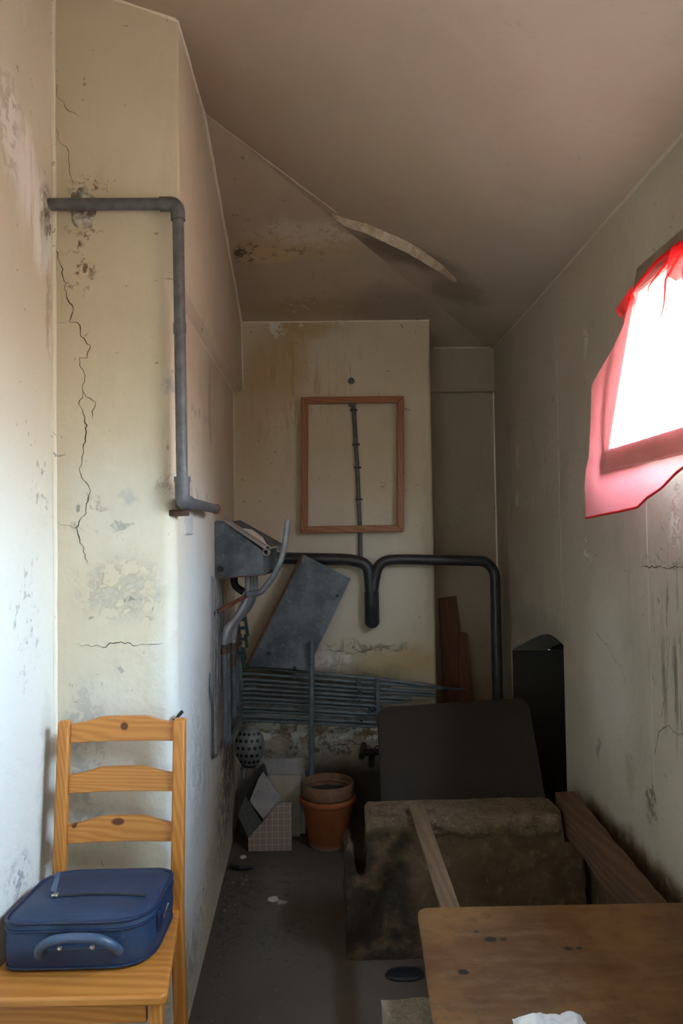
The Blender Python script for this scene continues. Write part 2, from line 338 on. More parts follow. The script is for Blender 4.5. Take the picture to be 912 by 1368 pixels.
# sloping underside of the overhang along the side face
yb = 4.0
lo0, lo1 = (xs(2.17) - .004, 2.17, 2.150), (xs(yb), yb, 2.208)
u0, u1 = (xu(2.15), 2.155, 2.2), (xu(yb), yb, 2.222)
back0, back1 = (-.55, 2.17, 2.15), (-.60, yb, 2.208)
obj('overhang_band', MB().add([lo0, lo1, u0, u1, back0, back1, (-.55, 2.155, 2.2), (-.6, yb, 2.222)],
    [(0, 1, 3, 2), (4, 5, 1, 0), (0, 2, 6, 4), (1, 5, 7, 3), (2, 3, 7, 6), (4, 6, 7, 5)]), m_pier, pier, bevel=.003)

# right wall: built around the window opening and the arched niche
rw = MB(); zt = 2.6; xo = XR + .20
NY0, NY1 = 3.037, 3.92
arch = [(3.037, .988), (3.12, 1.002), (3.20, 1.008), (3.27, 1.004), (3.386, .982), (3.52, .948), (3.653, .912), (3.80, .872), (3.92, .835)]
def seg(y0, y1, z0, z1): rw.box(XR, xo, y0, y1, z0, z1)
seg(YN, VY0, 0, zt); seg(VY0, VY1, 0, VZ0); seg(VY0, VY1, VZ1, zt); seg(VY1, WY0, 0, zt); seg(WY0, WY1, 0, WZ0); seg(WY0, WY1, WZ1, zt); seg(WY1, NY0, 0, zt); seg(NY1, Y_R + .1, 0, zt)
rw.prism([(XR, y, z) for y, z in arch] + [(XR, NY1, zt), (XR, NY0, zt)], (xo - XR, 0, 0))
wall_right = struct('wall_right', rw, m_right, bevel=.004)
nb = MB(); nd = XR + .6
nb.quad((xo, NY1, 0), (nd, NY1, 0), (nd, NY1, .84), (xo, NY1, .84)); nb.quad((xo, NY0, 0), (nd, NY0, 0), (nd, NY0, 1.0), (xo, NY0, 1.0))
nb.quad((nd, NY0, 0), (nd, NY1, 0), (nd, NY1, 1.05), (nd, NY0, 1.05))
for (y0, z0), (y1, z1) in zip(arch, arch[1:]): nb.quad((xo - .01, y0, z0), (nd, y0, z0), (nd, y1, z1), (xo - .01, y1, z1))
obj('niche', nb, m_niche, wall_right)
# dark lining of the niche jamb in the wall thickness, colour standing for shade
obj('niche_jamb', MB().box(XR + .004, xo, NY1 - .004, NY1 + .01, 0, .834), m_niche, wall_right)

# light plaster beads in the inner corners
m_bead2 = plaster('plaster_bead_dull', (0.52, 0.45, 0.35, 1), (0.44, 0.37, 0.28, 1), dirt=.3)
def bead(n, a, b, r=.006, mat=None):
    A_, B2 = Vector(a), Vector(b); P = []
    for i in range(25):
        p = A_.lerp(B2, i / 24); P.append(p + Vector((noise.noise(p * 9), noise.noise(p * 9 + Vector((5, 0, 0))), noise.noise(p * 9 + Vector((0, 7, 0))))) * .003)
    struct('trim_%d' % n, MB().tube(P, r, 8), mat or m_bead)
bead(2, (X_L + .002, Y_P - .002, 0), (X_L + .002, Y_P - .002, 3.03), .008)
bead(11, (-.425, 2.63, 2.961), (.05, 3.085, 2.794), .0035, m_bead2)
bead(12, (xs(2.17), 2.17, 2.150), (xs(3.9), 3.9, 2.207), .004)
bead(13, (-.442, 3.9, 2.222), (-.446, 3.9, ZH(3.9)), .004)
bead(3, (XR, 0.6, 2.483), (XR, 4.2, 2.483), .007, m_bead2)
bead(4, (X_L, Y_P, ZC(X_L)), (-.425, Y_P, ZC(-.425)), .006)
bead(5, (-.424, Y_P, ZC(-.424)), (-.425, 2.63, 2.963), .006)
bead(6, (-.425, 2.63, 2.963), (-.446, 3.9, ZH(3.9)), .006)
bead(7, (-.446, 3.9, ZH(3.9)), (.54, 3.9, ZH(3.9)), .005)
bead(8, (XR, 4.2, .0), (XR, 4.2, 2.48), .006)
bead(9, (-.494, 3.9, .8), (-.494, 3.9, 2.21), .005)
bead(10, (.6, 4.2 - .035, ZH(4.16)), (XR, 4.2 - .035, ZH(4.16)), .005)

# cracks: thin jagged dark seams, parts of the wall they run through
def crack(parent, pts, nrm, w=.0022, jag=.008):
    w *= .62
    P = [Vector(p) for p in pts]; n = Vector(nrm); Q = []
    for a, b in zip(P, P[1:]):
        k = max(2, int((b - a).length / .008))
        for i in range(k): Q.append(a.lerp(b, i / k))
    Q.append(P[-1]); side = None; L = []; R = []
    for i, q in enumerate(Q):
        t = (Q[min(i + 1, len(Q) - 1)] - Q[max(i - 1, 0)]).normalized(); s_ = n.cross(t).normalized()
        j = (noise.noise(q * 45) + .6 * noise.noise(q * 110)) * jag; ww = w * (0.35 + 1.1 * abs(noise.noise(q * 25))) * min(1, (min(i, len(Q) - 1 - i) + .3) / 3)
        c = q + s_ * j + n * .0008; L.append(c - s_ * ww); R.append(c + s_ * ww)
    m = MB(); k = len(Q); m.add(L + R, [(i, i + 1, k + i + 1, k + i) for i in range(k - 1)])
    obj('crack', m, m_crack, parent)
def pz(*xz): return [(x, Y_P, z) for x, z in xz]
ny = (0, -1, 0); nx = (-1, 0, 0)
crack(pier, pz((-.787, 2.79), (-.765, 2.735), (-.733, 2.691), (-.70, 2.67)), ny, .0018)
crack(pier, pz((-.776, 2.647), (-.765, 2.625), (-.774, 2.611), (-.744, 2.58), (-.738, 2.547), (-.736, 2.503), (-.729, 2.47)), ny, .0018)
crack(pier, pz((-.785, 2.30), (-.761, 2.229), (-.75, 2.164), (-.731, 2.109), (-.74, 2.076), (-.71, 2.065), (-.706, 2.033), (-.682, 2.008), (-.691, 1.972), (-.71, 1.968), (-.698, 1.902), (-.702, 1.876), (-.67, 1.841), (-.672, 1.79)), ny, .003)
crack(pier, pz((-.74, 2.076), (-.787, 2.07)), ny, .0018)
crack(pier, pz((-.702, 1.876), (-.713, 1.838), (-.692, 1.777), (-.699, 1.73), (-.712, 1.644), (-.682, 1.59), (-.697, 1.526), (-.725, 1.483), (-.711, 1.44), (-.692, 1.38)), ny, .003)
crack(pier, pz((-.73, 1.15), (-.708, 1.149), (-.666, 1.148), (-.649, 1.142), (-.612, 1.158), (-.549, 1.146), (-.485, 1.149), (-.48, 1.148)), ny, .0022)
crack(pier, pz((-.784, 1.50), (-.74, 1.49), (-.70, 1.47)), ny, .0012)
def ry(*yz): return [(XR, y, z) for y, z in yz]
crack(wall_right, ry((2.662, 1.09), (2.55, 1.06), (2.491, 1.025), (2.428, 1.005), (2.38, .94)), nx, .002)
crack(wall_right, ry((1.9, .93), (2.043, .895), (2.10, .905), (2.158, .87), (2.2, .79)), nx, .003)
crack(wall_right, ry((1.9, 1.36), (2.082, 1.345), (2.25, 1.34)), nx, .003)
crack(wall_right, ry((2.07, 1.176), (2.10, 1.02), (2.15, .9)), nx, .002)
crack(wall_right, ry((2.73, 2.15), (2.68, 2.16), (2.66, 2.15)), nx, .002)
def by(*xz): return [(x, Y_B - .003, z) for x, z in xz]
crack(wall_back, by((.124, 2.36), (.12, 2.25), (.126, 2.18)), ny, .002)
crack(wall_back, by((.38, 1.75), (.30, 1.72), (.28, 1.66)), ny, .0012)
crack(wall_back, by((-.05, .36), (.1, .385), (.2, .35), (.35, .40), (.45, .37)), ny, .006, .015)
crack(wall_back, by((-.03, .86), (.1, .84), (.22, .862), (.34, .875)), ny, .0035, .01)

# torn ceiling plaster along the hip
m_tear = mottled('torn_plaster', (.66, .58, .46, 1), (.40, .30, .18, 1), (.80, .74, .64, 1), 18, .9, .6)
edge = [(.03, 3.11), (.082, 3.125), (.176, 3.112), (.272, 3.135), (.34, 3.15), (.405, 3.185), (.46, 3.225), (.513, 3.265), (.56, 3.32), (.595, 3.352)]
tear = MB(); rows = []
epath = []
for (x0, y0), (x1, y1) in zip(edge, edge[1:]):
    for i in range(6): epath.append((x0 + (x1 - x0) * i / 6, y0 + (y1 - y0) * i / 6))
epath.append(edge[-1]); n_ = len(epath)
for i, (x, y) in enumerate(epath):
    k = math.sin(PI * min(1, (i + .5) / n_ * 1.0)) ** .6
    z = ZC(x); j = noise.noise(Vector((x * 30, y * 30, 0))) * .008
    dr = (.014 + .028 * k); wd = .02 + .085 * k
    rows.append([(x + j * .5 - .004, y - .022 * k, z + .001), (x + j * .5, y - .012 * k, z - dr * .55), (x + j, y + j, z - dr), (x + j, y + .012 * k + j, z - dr * .9),
                 (x + .010 * k, y + wd * .5, z - dr * .45), (x + .012 * k, y + wd, z + .002)])
vs = [p for r_ in rows for p in r_]
tear.add(vs, [(i * 6 + k, i * 6 + k + 1, (i + 1) * 6 + k + 1, (i + 1) * 6 + k) for i in range(n_ - 1) for k in range(5)])
obj('torn_plaster', tear, m_tear, ceiling, sharp=60)

# ------------------------------------------------------------------ window with red cloth
m_frame = mottled('white_window_paint', (.72, .70, .66, 1), (.60, .57, .52, 1), None, 12, .5, .15)
def glass():
    t = NT('window_glass'); g = t.n('ShaderNodeBsdfGlossy'); g.inputs['Roughness'].default_value = .02
    tr = t.n('ShaderNodeBsdfTransparent'); tr.inputs[0].default_value = (.93, .96, .95, 1); f = t.n('ShaderNodeFresnel'); f.inputs[0].default_value = 1.25
    x = t.n('ShaderNodeMixShader'); t.put(x.inputs[0], f.outputs[0]); t.put(x.inputs[1], tr.outputs[0]); t.put(x.inputs[2], g.outputs[0]); t.t.links.new(x.outputs[0], t.out.inputs[0]); return t.m
m_glass = glass()
def frosted():
    t = NT('frosted_glass'); l = t.n('ShaderNodeBsdfTranslucent'); l.inputs[0].default_value = (.56, .55, .53, 1)
    tr = t.n('ShaderNodeBsdfTransparent'); x = t.n('ShaderNodeMixShader'); x.inputs[0].default_value = .3
    t.put(x.inputs[1], l.outputs[0]); t.put(x.inputs[2], tr.outputs[0]); t.t.links.new(x.outputs[0], t.out.inputs[0]); return t.m
m_frost = frosted()
xf0, xf1 = XR + .11, XR + .15
def make_window(name, y0, y1, z0, z1, nm, skip=()):
    """fixed frame with mullions and panes set deep in the wall"""
    wf = MB(); ft = .035
    wf.box(xf0, xf1, y0, y1, z0, z0 + ft); wf.box(xf0, xf1, y0, y1, z1 - ft, z1)
    wf.box(xf0, xf1, y0, y0 + ft, z0 + ft, z1 - ft); wf.box(xf0, xf1, y1 - ft, y1, z0 + ft, z1 - ft)
    win = struct(name, wf, m_frame, bevel=.004); pw = (y1 - y0 - 2 * ft) / nm
    for i in range(nm):
        a = y0 + ft + pw * i
        if i: obj('mullion', MB().box(xf0 + .005, xf1 - .005, a - .014, a + .014, z0 + ft, z1 - ft), m_frame, win, bevel=.003)
        if i not in skip: obj('pane', MB().box(xf0 + .018, xf0 + .021, a + .014 * (i > 0), a + pw - .014 * (i < nm - 1), z0 + ft, z1 - ft), m_glass, win)
    obj('window_sill', MB().box(XR + .003, xf0, y0, y1, z0 - .02, z0 + .006), m_frame, win, bevel=.003)
    return win
win = make_window('window_1', WY0, WY1, WZ0, WZ1, 2, (1,))
make_window('window_2', VY0, VY1, VZ0, VZ1, 2)
m_lint = mottled('old_timber', (.17, .13, .09, 1), (.24, .20, .15, 1), None, 12, .85, .4)
obj('window_lintel', MB().box(XR + .004, xf0, WY0, WY1 - .03, WZ1 - .012, WZ1 + .01), m_lint, win)
# the far light is a sash hung from its top edge, its foot swung into the room
sy0, sy1 = WY0 + .90, WY1 - .005
def sp(y, k, d=0.0):
    """point on the open sash: k runs 0 (top hinge) to 1 (foot), d is its thickness into the room"""
    return (XR + .012 - .112 * k - d, y, 2.222 - .575 * k)
def sbar(y0, y1, k0, k1, d0=0.0, d1=.024):
    return MB().prism([sp(y0, k0, d0), sp(y1, k0, d0), sp(y1, k1, d0), sp(y0, k1, d0)], (-(d1 - d0), 0, 0))
sash = obj('sash', sbar(sy0, sy1, .925, 1.035), m_frame, win, bevel=.003)
obj('sash_stile', sbar(sy1 - .014, sy1, 0, .925), m_frame, sash); obj('sash_stile', sbar(sy0, sy0 + .014, 0, .925), m_frame, sash)
obj('sash_head', sbar(sy0, sy1, -.02, .11), m_lint, sash); obj('sash_pane', sbar(sy0 + .014, sy1 - .014, .11, .925, .010, .013), m_frost, sash)

def cloth_mat():
    t = NT('red_mesh_cloth'); co = t.n('ShaderNodeNewGeometry').outputs['Position']
    red = (.80, .045, .05, 1)
    n1, _ = t.noise(co, 6, 3, .5)
    d = t.n('ShaderNodeBsdfDiffuse'); d.inputs[0].default_value = (.80, .13, .14, 1)
    l = t.n('ShaderNodeBsdfTranslucent'); l.inputs[0].default_value = (.88, .20, .20, 1)
    x = t.n('ShaderNodeMixShader'); x.inputs[0].default_value = .6; t.put(x.inputs[1], d.outputs[0]); t.put(x.inputs[2], l.outputs[0])
    tr = t.n('ShaderNodeBsdfTransparent'); tr.inputs[0].default_value = (1, .94, .92, 1)
    # fine weave: the threads run along the wall and up it
    s = t.n('ShaderNodeSeparateXYZ'); t.put(s.inputs[0], co)
    wy = t.math('SINE', t.math('MULTIPLY', s.outputs[1], 1500.0)); wz = t.math('SINE', t.math('MULTIPLY', s.outputs[2], 1500.0))
    hole = t.math('MULTIPLY', t.rng(wy, -.6, .1), t.rng(wz, -.6, .1))
    fac = t.math('ADD', t.math('MULTIPLY', hole, .30), t.math('ADD', t.math('MULTIPLY', n1, .12), .36), clamp=True)
    y = t.n('ShaderNodeMixShader'); t.put(y.inputs[0], fac); t.put(y.inputs[1], x.outputs[0]); t.put(y.inputs[2], tr.outputs[0])
    t.t.links.new(y.outputs[0], t.out.inputs[0]); return t.m
m_cloth = cloth_mat()
def interp(pts, t):
    """pts = (t, a, b) rows"""
    for p, q in zip(pts, pts[1:]):
        if t <= q[0]:
            k = (t - p[0]) / (q[0] - p[0]); return tuple(p[i] + (q[i] - p[i]) * k for i in range(1, len(p)))
    return tuple(pts[-1][1:])
LE = [(0, .925, 1.90, 2.176), (.10, .92, 2.03, 2.182), (.20, .91, 2.185, 2.145), (.30, .888, 2.175, 2.056), (.42, .86, 2.23, 1.98), (.54, .84, 2.33, 1.909), (.72, .82, 2.313, 1.729), (.87, .82, 2.35, 1.591), (1, .83, 2.353, 1.492)]
RE = [(0, .925, 1.5, 2.16), (.5, .87, 1.46, 1.9), (1, .82, 1.42, 1.64)]
BE = [(0, .83, 2.353, 1.492), (.24, .82, 2.09, 1.503), (.38, .82, 1.948, 1.511), (.45, .82, 1.891, 1.533), (.56, .82, 1.805, 1.552), (.66, .82, 1.719, 1.582), (.8, .82, 1.6, 1.61), (1, .82, 1.42, 1.64)]
TE = [(0, .925, 1.90, 2.176), (.3, .925, 1.77, 2.172), (1, .925, 1.5, 2.16)]
def cloth_pt(u, v):
    l, r, b, tp = interp(LE, v), interp(RE, v), interp(BE, u), interp(TE, u)
    c00, c10, c01, c11 = TE[0][1:], TE[-1][1:], BE[0][1:], BE[-1][1:]
    x, y, z = [(1 - u) * l[i] + u * r[i] + (1 - v) * tp[i] + v * b[i] - ((1 - u) * (1 - v) * c00[i] + u * (1 - v) * c10[i] + (1 - u) * v * c01[i] + u * v * c11[i]) for i in (0, 1, 2)]
    # lie over the open sash: never behind its room-side face
    k = min(1.0, max(0.0, (2.222 - z) / .575)); x = min(x, XR + .012 - .112 * k - .026)
    ed = math.sin(PI * min(1, max(0, u * 1.0)))
    x -= .006 * (1 - v) ** 1.2 * (1 + math.sin(u * 30 + v * 2)) + .003 * (1 + math.sin(u * 13 + 1.5 - v * 3))
    x -= .003 * (1 + noise.noise(Vector((y * 7, z * 7, 0))))
    return (x, y, z)
cl = obj('window_cloth', MB().grid(cloth_pt, 90, 90), m_cloth, sharp=180)
tag(cl, 'torn red mesh cloth hanging over the small bright window', 'curtain')
def dense_cloth():
    t = NT('gathered_red_cloth'); d = t.n('ShaderNodeBsdfDiffuse'); d.inputs[0].default_value = (.70, .03, .035, 1)
    l = t.n('ShaderNodeBsdfTranslucent'); l.inputs[0].default_value = (.85, .05, .05, 1)
    x = t.n('ShaderNodeMixShader'); x.inputs[0].default_value = .55; t.put(x.inputs[1], d.outputs[0]); t.put(x.inputs[2], l.outputs[0])
    tr = t.n('ShaderNodeBsdfTransparent'); tr.inputs[0].default_value = (1, .35, .32, 1)
    y = t.n('ShaderNodeMixShader'); y.inputs[0].default_value = .34; t.put(y.inputs[1], x.outputs[0]); t.put(y.inputs[2], tr.outputs[0])
    t.t.links.new(y.outputs[0], t.out.inputs[0]); return t.m
m_dense = dense_cloth()
obj('folded_corner', MB().grid(lambda u, v: (.888 - .006 * math.sin(u * 5) - .006 * v, 2.13 + .105 * v, 2.165 - .035 * v - .055 * u * (1 - .3 * v)), 12, 12), m_dense, cl, sharp=180)
def gather(u, v):
    """the bunched head of the cloth: short uneven pleats hanging from the top edge"""
    p = Vector(cloth_pt(u * .95, 0)); ln = (.05 + .05 * (noise.noise(Vector((u * 5, 3, 0))) + .4)) * (1 - .25 * u) + .03 * max(0, math.sin(u * 9))
    return (p.x - .006 - .004 * math.sin(u * 60) * (.3 + v) - .016 * v, p.y + .006 * math.sin(u * 37 + v * 3), p.z + .004 - ln * v)
obj('gathered_head', MB().grid(gather, 90, 14), m_dense, cl, sharp=180)
for k, (ua, ub, vb) in enumerate(((.10, .02, .30), (.30, .34, .34), (.50, .52, .30), (.16, .20, .22))):
    P = [Vector(cloth_pt(ua + (ub - ua) * t / 12, vb * t / 12)) - Vector((.005, 0, 0)) for t in range(13)]
    obj('pleat', MB().tube(P, [.006 * (1 - .8 * t / 12) for t in range(13)], 8), m_dense, cl)
hem = MB().tube([(cloth_pt(i / 60, 1)[0] - .001, cloth_pt(i / 60, 1)[1], cloth_pt(i / 60, 1)[2]) for i in range(61)], .0035, 6)
def hem_mat():
    t = NT('red_cloth_hem'); t.bsdf((.62, .03, .035, 1), .9, 0, None, .1); return t.m
m_hem = hem_mat(); obj('hem', hem, m_hem, cl)

# ------------------------------------------------------------------ pipe on the left pier
m_galv = metal('grey_pipe_paint', (.095, .095, .105, 1), (.155, .155, .165, 1), .55, .2, 30, .3, ((.08, .06, .05, 1), .6))
m_rust = metal('rust', (.22, .08, .04, 1), (.12, .05, .03, 1), .8, .2, 40, .4)
m_dkrust = metal('dark_rust', (.075, .035, .022, 1), (.05, .026, .018, 1), .85, .1, 40, .4)
m_redlead = metal('red_lead', (.45, .09, .05, 1), (.30, .06, .04, 1), .7, .1, 40, .2)
m_frame2 = mottled('plastered_strap', (.56, .55, .52, 1), (.46, .45, .42, 1), None, 20, .8, .2)
wp = thing('wall_pipe', 'dusty grey water pipe running across and down the cracked left pier', 'pipe', (-.42, 2.11, 1.55))
YP = 2.115
obj('horizontal_pipe', MB().tube([(-.80, YP, 2.404), (-.46, YP, 2.402)], .017, 16), m_galv, wp)
obj('elbow', MB().tube(smooth_path([(-.47, YP, 2.402), (-.420, YP, 2.402), (-.419, YP, 2.355)], .036, 8), .0205, 16), m_galv, wp)
obj('vertical_pipe', MB().tube([(-.419, YP, 2.37), (-.4165, YP, 2.0), (-.414, YP, 1.6)], .0165, 16), m_galv, wp)
obj('coupling', MB().tube([(-.417, YP, 2.06), (-.417, YP, 2.03)], .0185, 16), m_galv, wp)
obj('elbow', MB().tube(smooth_path([(-.414, YP, 1.61), (-.414, YP, 1.552), (-.412, YP + .075, 1.552)], .04, 8), .0215, 16), m_galv, wp)
obj('collar', MB().tube([(-.414, YP, 1.622), (-.414, YP, 1.607)], .0235, 16), m_galv, wp)
obj('stub_pipe', MB().tube([(-.412, YP + .05, 1.552), (-.412, 2.72, 1.552)], .0165, 16, False, True), m_galv, wp)
obj('pipe_rim', MB().tube([(-.412, 2.715, 1.552), (-.412, 2.735, 1.552)], .0185, 16, False, True), m_redlead, wp, label='red painted open pipe end')
obj('pipe_hook', MB().box(-.462, -.405, 2.155, 2.175, 1.512, 1.53, None), m_dkrust, wp, bevel=.003)
obj('bracket', MB().box(-.448, -.440, 2.30, 2.42, 1.46, 1.535), m_frame2, wp, bevel=.002)

# ragged hole where the pipe enters the wall
m_rubble = mottled('broken_plaster', (.72, .68, .60, 1), (.16, .12, .085, 1), (.45, .36, .25, 1), 26, .95, .8)
hole = MB()
def hp(u, v):
    a = u * 2 * PI; r = v * (.045 + .016 * noise.noise(Vector((math.cos(a) * 2, math.sin(a) * 2, 3))))
    x, z = -.70 + math.cos(a) * r * .85, 2.41 + math.sin(a) * r * 1.35
    return (x, Y_P - .010 * (1 - v ** 3) * (0.3 + noise.noise(Vector((x * 70, 0, z * 70))) + .4), z)
obj('broken_plaster', hole.grid(hp, 40, 10), m_rubble, pier, sharp=60)
hole = MB()
def hp2(u, v):
    a = u * 2 * PI; r = v * (.03 + .018 * noise.noise(Vector((math.cos(a) * 2, math.sin(a) * 2, 9))))
    y, z = 2.105 + math.cos(a) * r * .8, 2.37 + math.sin(a) * r * 2.4
    return (X_L + .008 * (1 - v ** 3) * (.6 + noise.noise(Vector((y * 60, 0, z * 60)))), min(y, Y_P), z)
obj('broken_plaster', hole.grid(hp2, 40, 10), m_rubble, wall_left, sharp=60)

# ------------------------------------------------------------------ chair with suitcase
P1, P2 = (.56, .225, .048, 1), (.46, .162, .030, 1)
m_pineX = wood('pine_across', P1, P2, 'X', 1.0, .38, ring=45)
m_pineY = wood('pine_along_seat', P1, P2, 'X', .8, .35, ring=30)
m_pineZ = wood('pine_upright', P1, P2, 'Z', 1.0, .38, ring=45)
chair = thing('pine_chair', 'varnished pine ladder-back chair carrying the blue suitcase', 'chair', (-.575, 1.85, 0))
def post(x0, x1, name='back_post'):
    # upright, reclined above the seat and splayed to the back below it
    pr = [(2.085, .0), (2.045, .0), (1.995, .46), (2.055, .955), (2.082, .958), (2.028, .47)]
    obj(name, MB().prism([(x0, y, z) for y, z in pr], (x1 - x0, 0, 0)), m_pineZ, chair, bevel=.006)
post(-.7455, -.713); post(-.434, -.4005)
def rail(zm, h, name, mat):
    # rail with a raised middle, curved back a little
    n = 20; top = []; bot = []
    zc_ = lambda t: h * .5 + .016 * (1 if .28 < t < .72 else max(0, min(1, min(t, 1 - t) / .28)) ** 1.6)
    m = MB(); vs = []
    for i in range(n + 1):
        t = i / n; x = -.713 + t * .28; bow = .010 * math.sin(PI * t)
        yc = 2.012 + (zm - .47) * .112 + bow
        for dy, dz in ((0, -h * .5), (0, zc_(t)), (.02, zc_(t)), (.02, -h * .5)):
            vs.append((x, yc + dy + dz * .11, zm + dz))
    fs = [(i * 4 + k, i * 4 + (k + 1) % 4, i * 4 + 4 + (k + 1) % 4, i * 4 + 4 + k) for i in range(n) for k in range(4)] + [(3, 2, 1, 0), (n * 4, n * 4 + 1, n * 4 + 2, n * 4 + 3)]
    obj(name, m.add(vs, fs), mat, chair, bevel=.002)
ox, oz = -.575, 0
m_r1 = wood('pine_knot_high', P1, P2, 'X', 1, .38, [((-.575 - ox + .005, 2.06 - 1.85, .937), (.011, .2, .011))], ring=45)
m_r3 = wood('pine_knot_low', P1, P2, 'X', 1, .38, [((-.006, .2, .69), (.018, .2, .010)), ((-.12, .2, .685), (.007, .2, .007))], ring=45)
rail(.922, .048, 'back_rail', m_r1); rail(.790, .046, 'back_rail', m_pineX); rail(.662, .046, 'back_rail', m_r3)
seat = MB().prism([(-.785, 1.632, .455), (-.372, 1.628, .455), (-.362, 1.640, .455), (-.413, 2.04, .455), (-.735, 2.04, .455)], (0, 0, .022))
obj('seat', seat, m_pineY, chair, bevel=.006, seg=3)
obj('front_apron', MB().box(-.745, -.412, 1.655, 1.673, .405, .455), m_pineX, chair, bevel=.002)
obj('side_apron', MB().prism([(-.388, 1.675, .405), (-.378, 1.675, .405), (-.414, 2.0, .405), (-.424, 2.0, .405)], (0, 0, .05)), m_pineX, chair, bevel=.002)
obj('side_apron', MB().prism([(-.772, 1.675, .405), (-.762, 1.675, .405), (-.724, 2.0, .405), (-.734, 2.0, .405)], (0, 0, .05)), m_pineX, chair, bevel=.002)
for x in (-.412, -.779):
    obj('front_leg', MB().prism([(x + .006, 1.65, 0), (x + .034, 1.65, 0), (x + .034, 1.68, 0), (x + .006, 1.68, 0)], (0, 0, .455)), m_pineZ, chair, bevel=.003)
obj('stretcher', MB().box(-.40, -.385, 1.68, 2.04, .13, .155), m_pineX, chair, bevel=.002)
obj('stretcher', MB().box(-.765, -.75, 1.68, 2.04, .13, .155), m_pineX, chair, bevel=.002)

def navy():
    t = NT('navy_fabric'); co = t.n('ShaderNodeTexCoord').outputs['Object']
    a, _ = t.noise(co, 10, 5, .6); b, _ = t.noise(co, 700, 2, .5); c, _ = t.noise(co, 60, 6, .7)
    col = t.mix(t.rng(a, .3, .7), (.012, .027, .070, 1), (.022, .046, .104, 1)); col = t.mix(t.math('MULTIPLY', t.rng(c, .58, .75), .35), col, (.16, .19, .26, 1))
    t.bsdf(col, .48, 0, t.bump(b, .25, .002), .45); return t.m
m_navy = navy()
m_piping = metal('navy_piping', (.008, .016, .05, 1), (.012, .026, .075, 1), .4, 0, 20, .05)
m_black = metal('black_plastic', (.010, .011, .014, 1), (.018, .018, .022, 1), .5, 0, 20, .05)
m_chrome = metal('worn_chrome', (.60, .58, .52, 1), (.42, .40, .36, 1), .3, .9, 40, .05)
m_hand = metal('blue_grey_vinyl', (.045, .075, .135, 1), (.07, .10, .17, 1), .42, 0, 20, .05)
case = thing('suitcase', 'small navy blue soft suitcase lying on the pine chair seat', 'suitcase', (-.59, 1.85, .478))
# outline of the case seen from above: front left, front right (large radius), back right, back left
def outline(grow=0.0):
    cor = [((-.755, 1.725), .035), ((-.42, 1.725), .075), ((-.415, 1.985), .04), ((-.735, 1.985), .06)]
    P = []; cx, cy = -.585, 1.855
    cor = [((x + (grow if x > cx else -grow), y + (grow if y > cy else -grow)), r) for (x, y), r in cor]
    n = len(cor)
    for i in range(n):
        b = Vector(cor[i][0]); a = Vector(cor[i - 1][0]); c = Vector(cor[(i + 1) % n][0]); r = cor[i][1] * 1.3
        p, q = b + (a - b).normalized() * r, b + (c - b).normalized() * r
        for k in range(9):
            t = k / 8; P.append(p * (1 - t) ** 2 + b * 2 * t * (1 - t) + q * t * t)
    return P
def slab_stack(levels):
    vs = []; N = 0
    for z, g in levels:
        o = outline(g); N = len(o); vs += [(p.x, p.y, z) for p in o]
    L = len(levels)
    fs = [(i * N + k, i * N + (k + 1) % N, (i + 1) * N + (k + 1) % N, (i + 1) * N + k) for i in range(L - 1) for k in range(N)]
    cb = len(vs); o = outline(0); c = sum(o, Vector((0, 0))) / N
    # domed lid: rings shrinking towards the middle
    zt_, gt = levels[-1]; last = (L - 1) * N
    for s_, dz in ((.93, .004), (.75, .008), (.5, .009), (.25, .0095)):
        base = len(vs); ot = outline(gt); vs += [(c.x + (p.x - c.x) * s_, c.y + (p.y - c.y) * s_, zt_ + dz) for p in ot]
        fs += [(last + k, last + (k + 1) % N, base + (k + 1) % N, base + k) for k in range(N)]; last = base
    fs.append(tuple(last + k for k in range(N))); fs.append(tuple(range(N))[::-1])
    return MB().add(vs, fs)
zb = .478; zl = .588
obj('body', slab_stack([(zb, -.012), (zb + .003, -.004), (zb + .012, .0), (zb + .05, .003), (zb + .085, .001), (zl - .006, .0), (zl, -.004)]), m_navy, case, sharp=80)
def ring(z, g, r, name, mat):
    o = outline(g); P = [(p.x, p.y, z) for p in o] + [(o[0].x, o[0].y, z)]
    obj(name, MB().tube(P, r, 8), mat, case)
ring(zl - .001, .001, .0042, 'piping', m_piping); ring(zl - .019, .0015, .0035, 'zip_tape', m_piping); ring(zb + .008, .0, .003, 'piping', m_piping)
# outer pocket on the lid: a raised panel below a zip
def pk(u, v):
    x = -.738 + .290 * u; y = 1.738 + v * (.062 + .012 * math.sin(PI * u))
    return (x, y, zl + .0015 + .013 * math.sin(PI * min(1, v * .62)) ** .6 * math.sin(PI * u) ** .4)
obj('pocket', MB().grid(pk, 30, 12), m_navy, case, sharp=180)
obj('zip', MB().tube([(-.672, 1.826, zl + .0105), (-.60, 1.832, zl + .0115), (-.52, 1.829, zl + .0115), (-.452, 1.822, zl + .0095)], .0032, 8), m_black, case)
zpl = obj('zip_pull', MB().prism([(-.684, 1.832, zl + .016), (-.668, 1.828, zl + .016), (-.670, 1.868, zl + .045), (-.682, 1.870, zl + .045)], (0, 0, .006)), m_hand, case, bevel=.002)
obj('zip_slider', MB().box(-.677, -.661, 1.818, 1.832, zl + .009, zl + .018), m_chrome, zpl, bevel=.003)
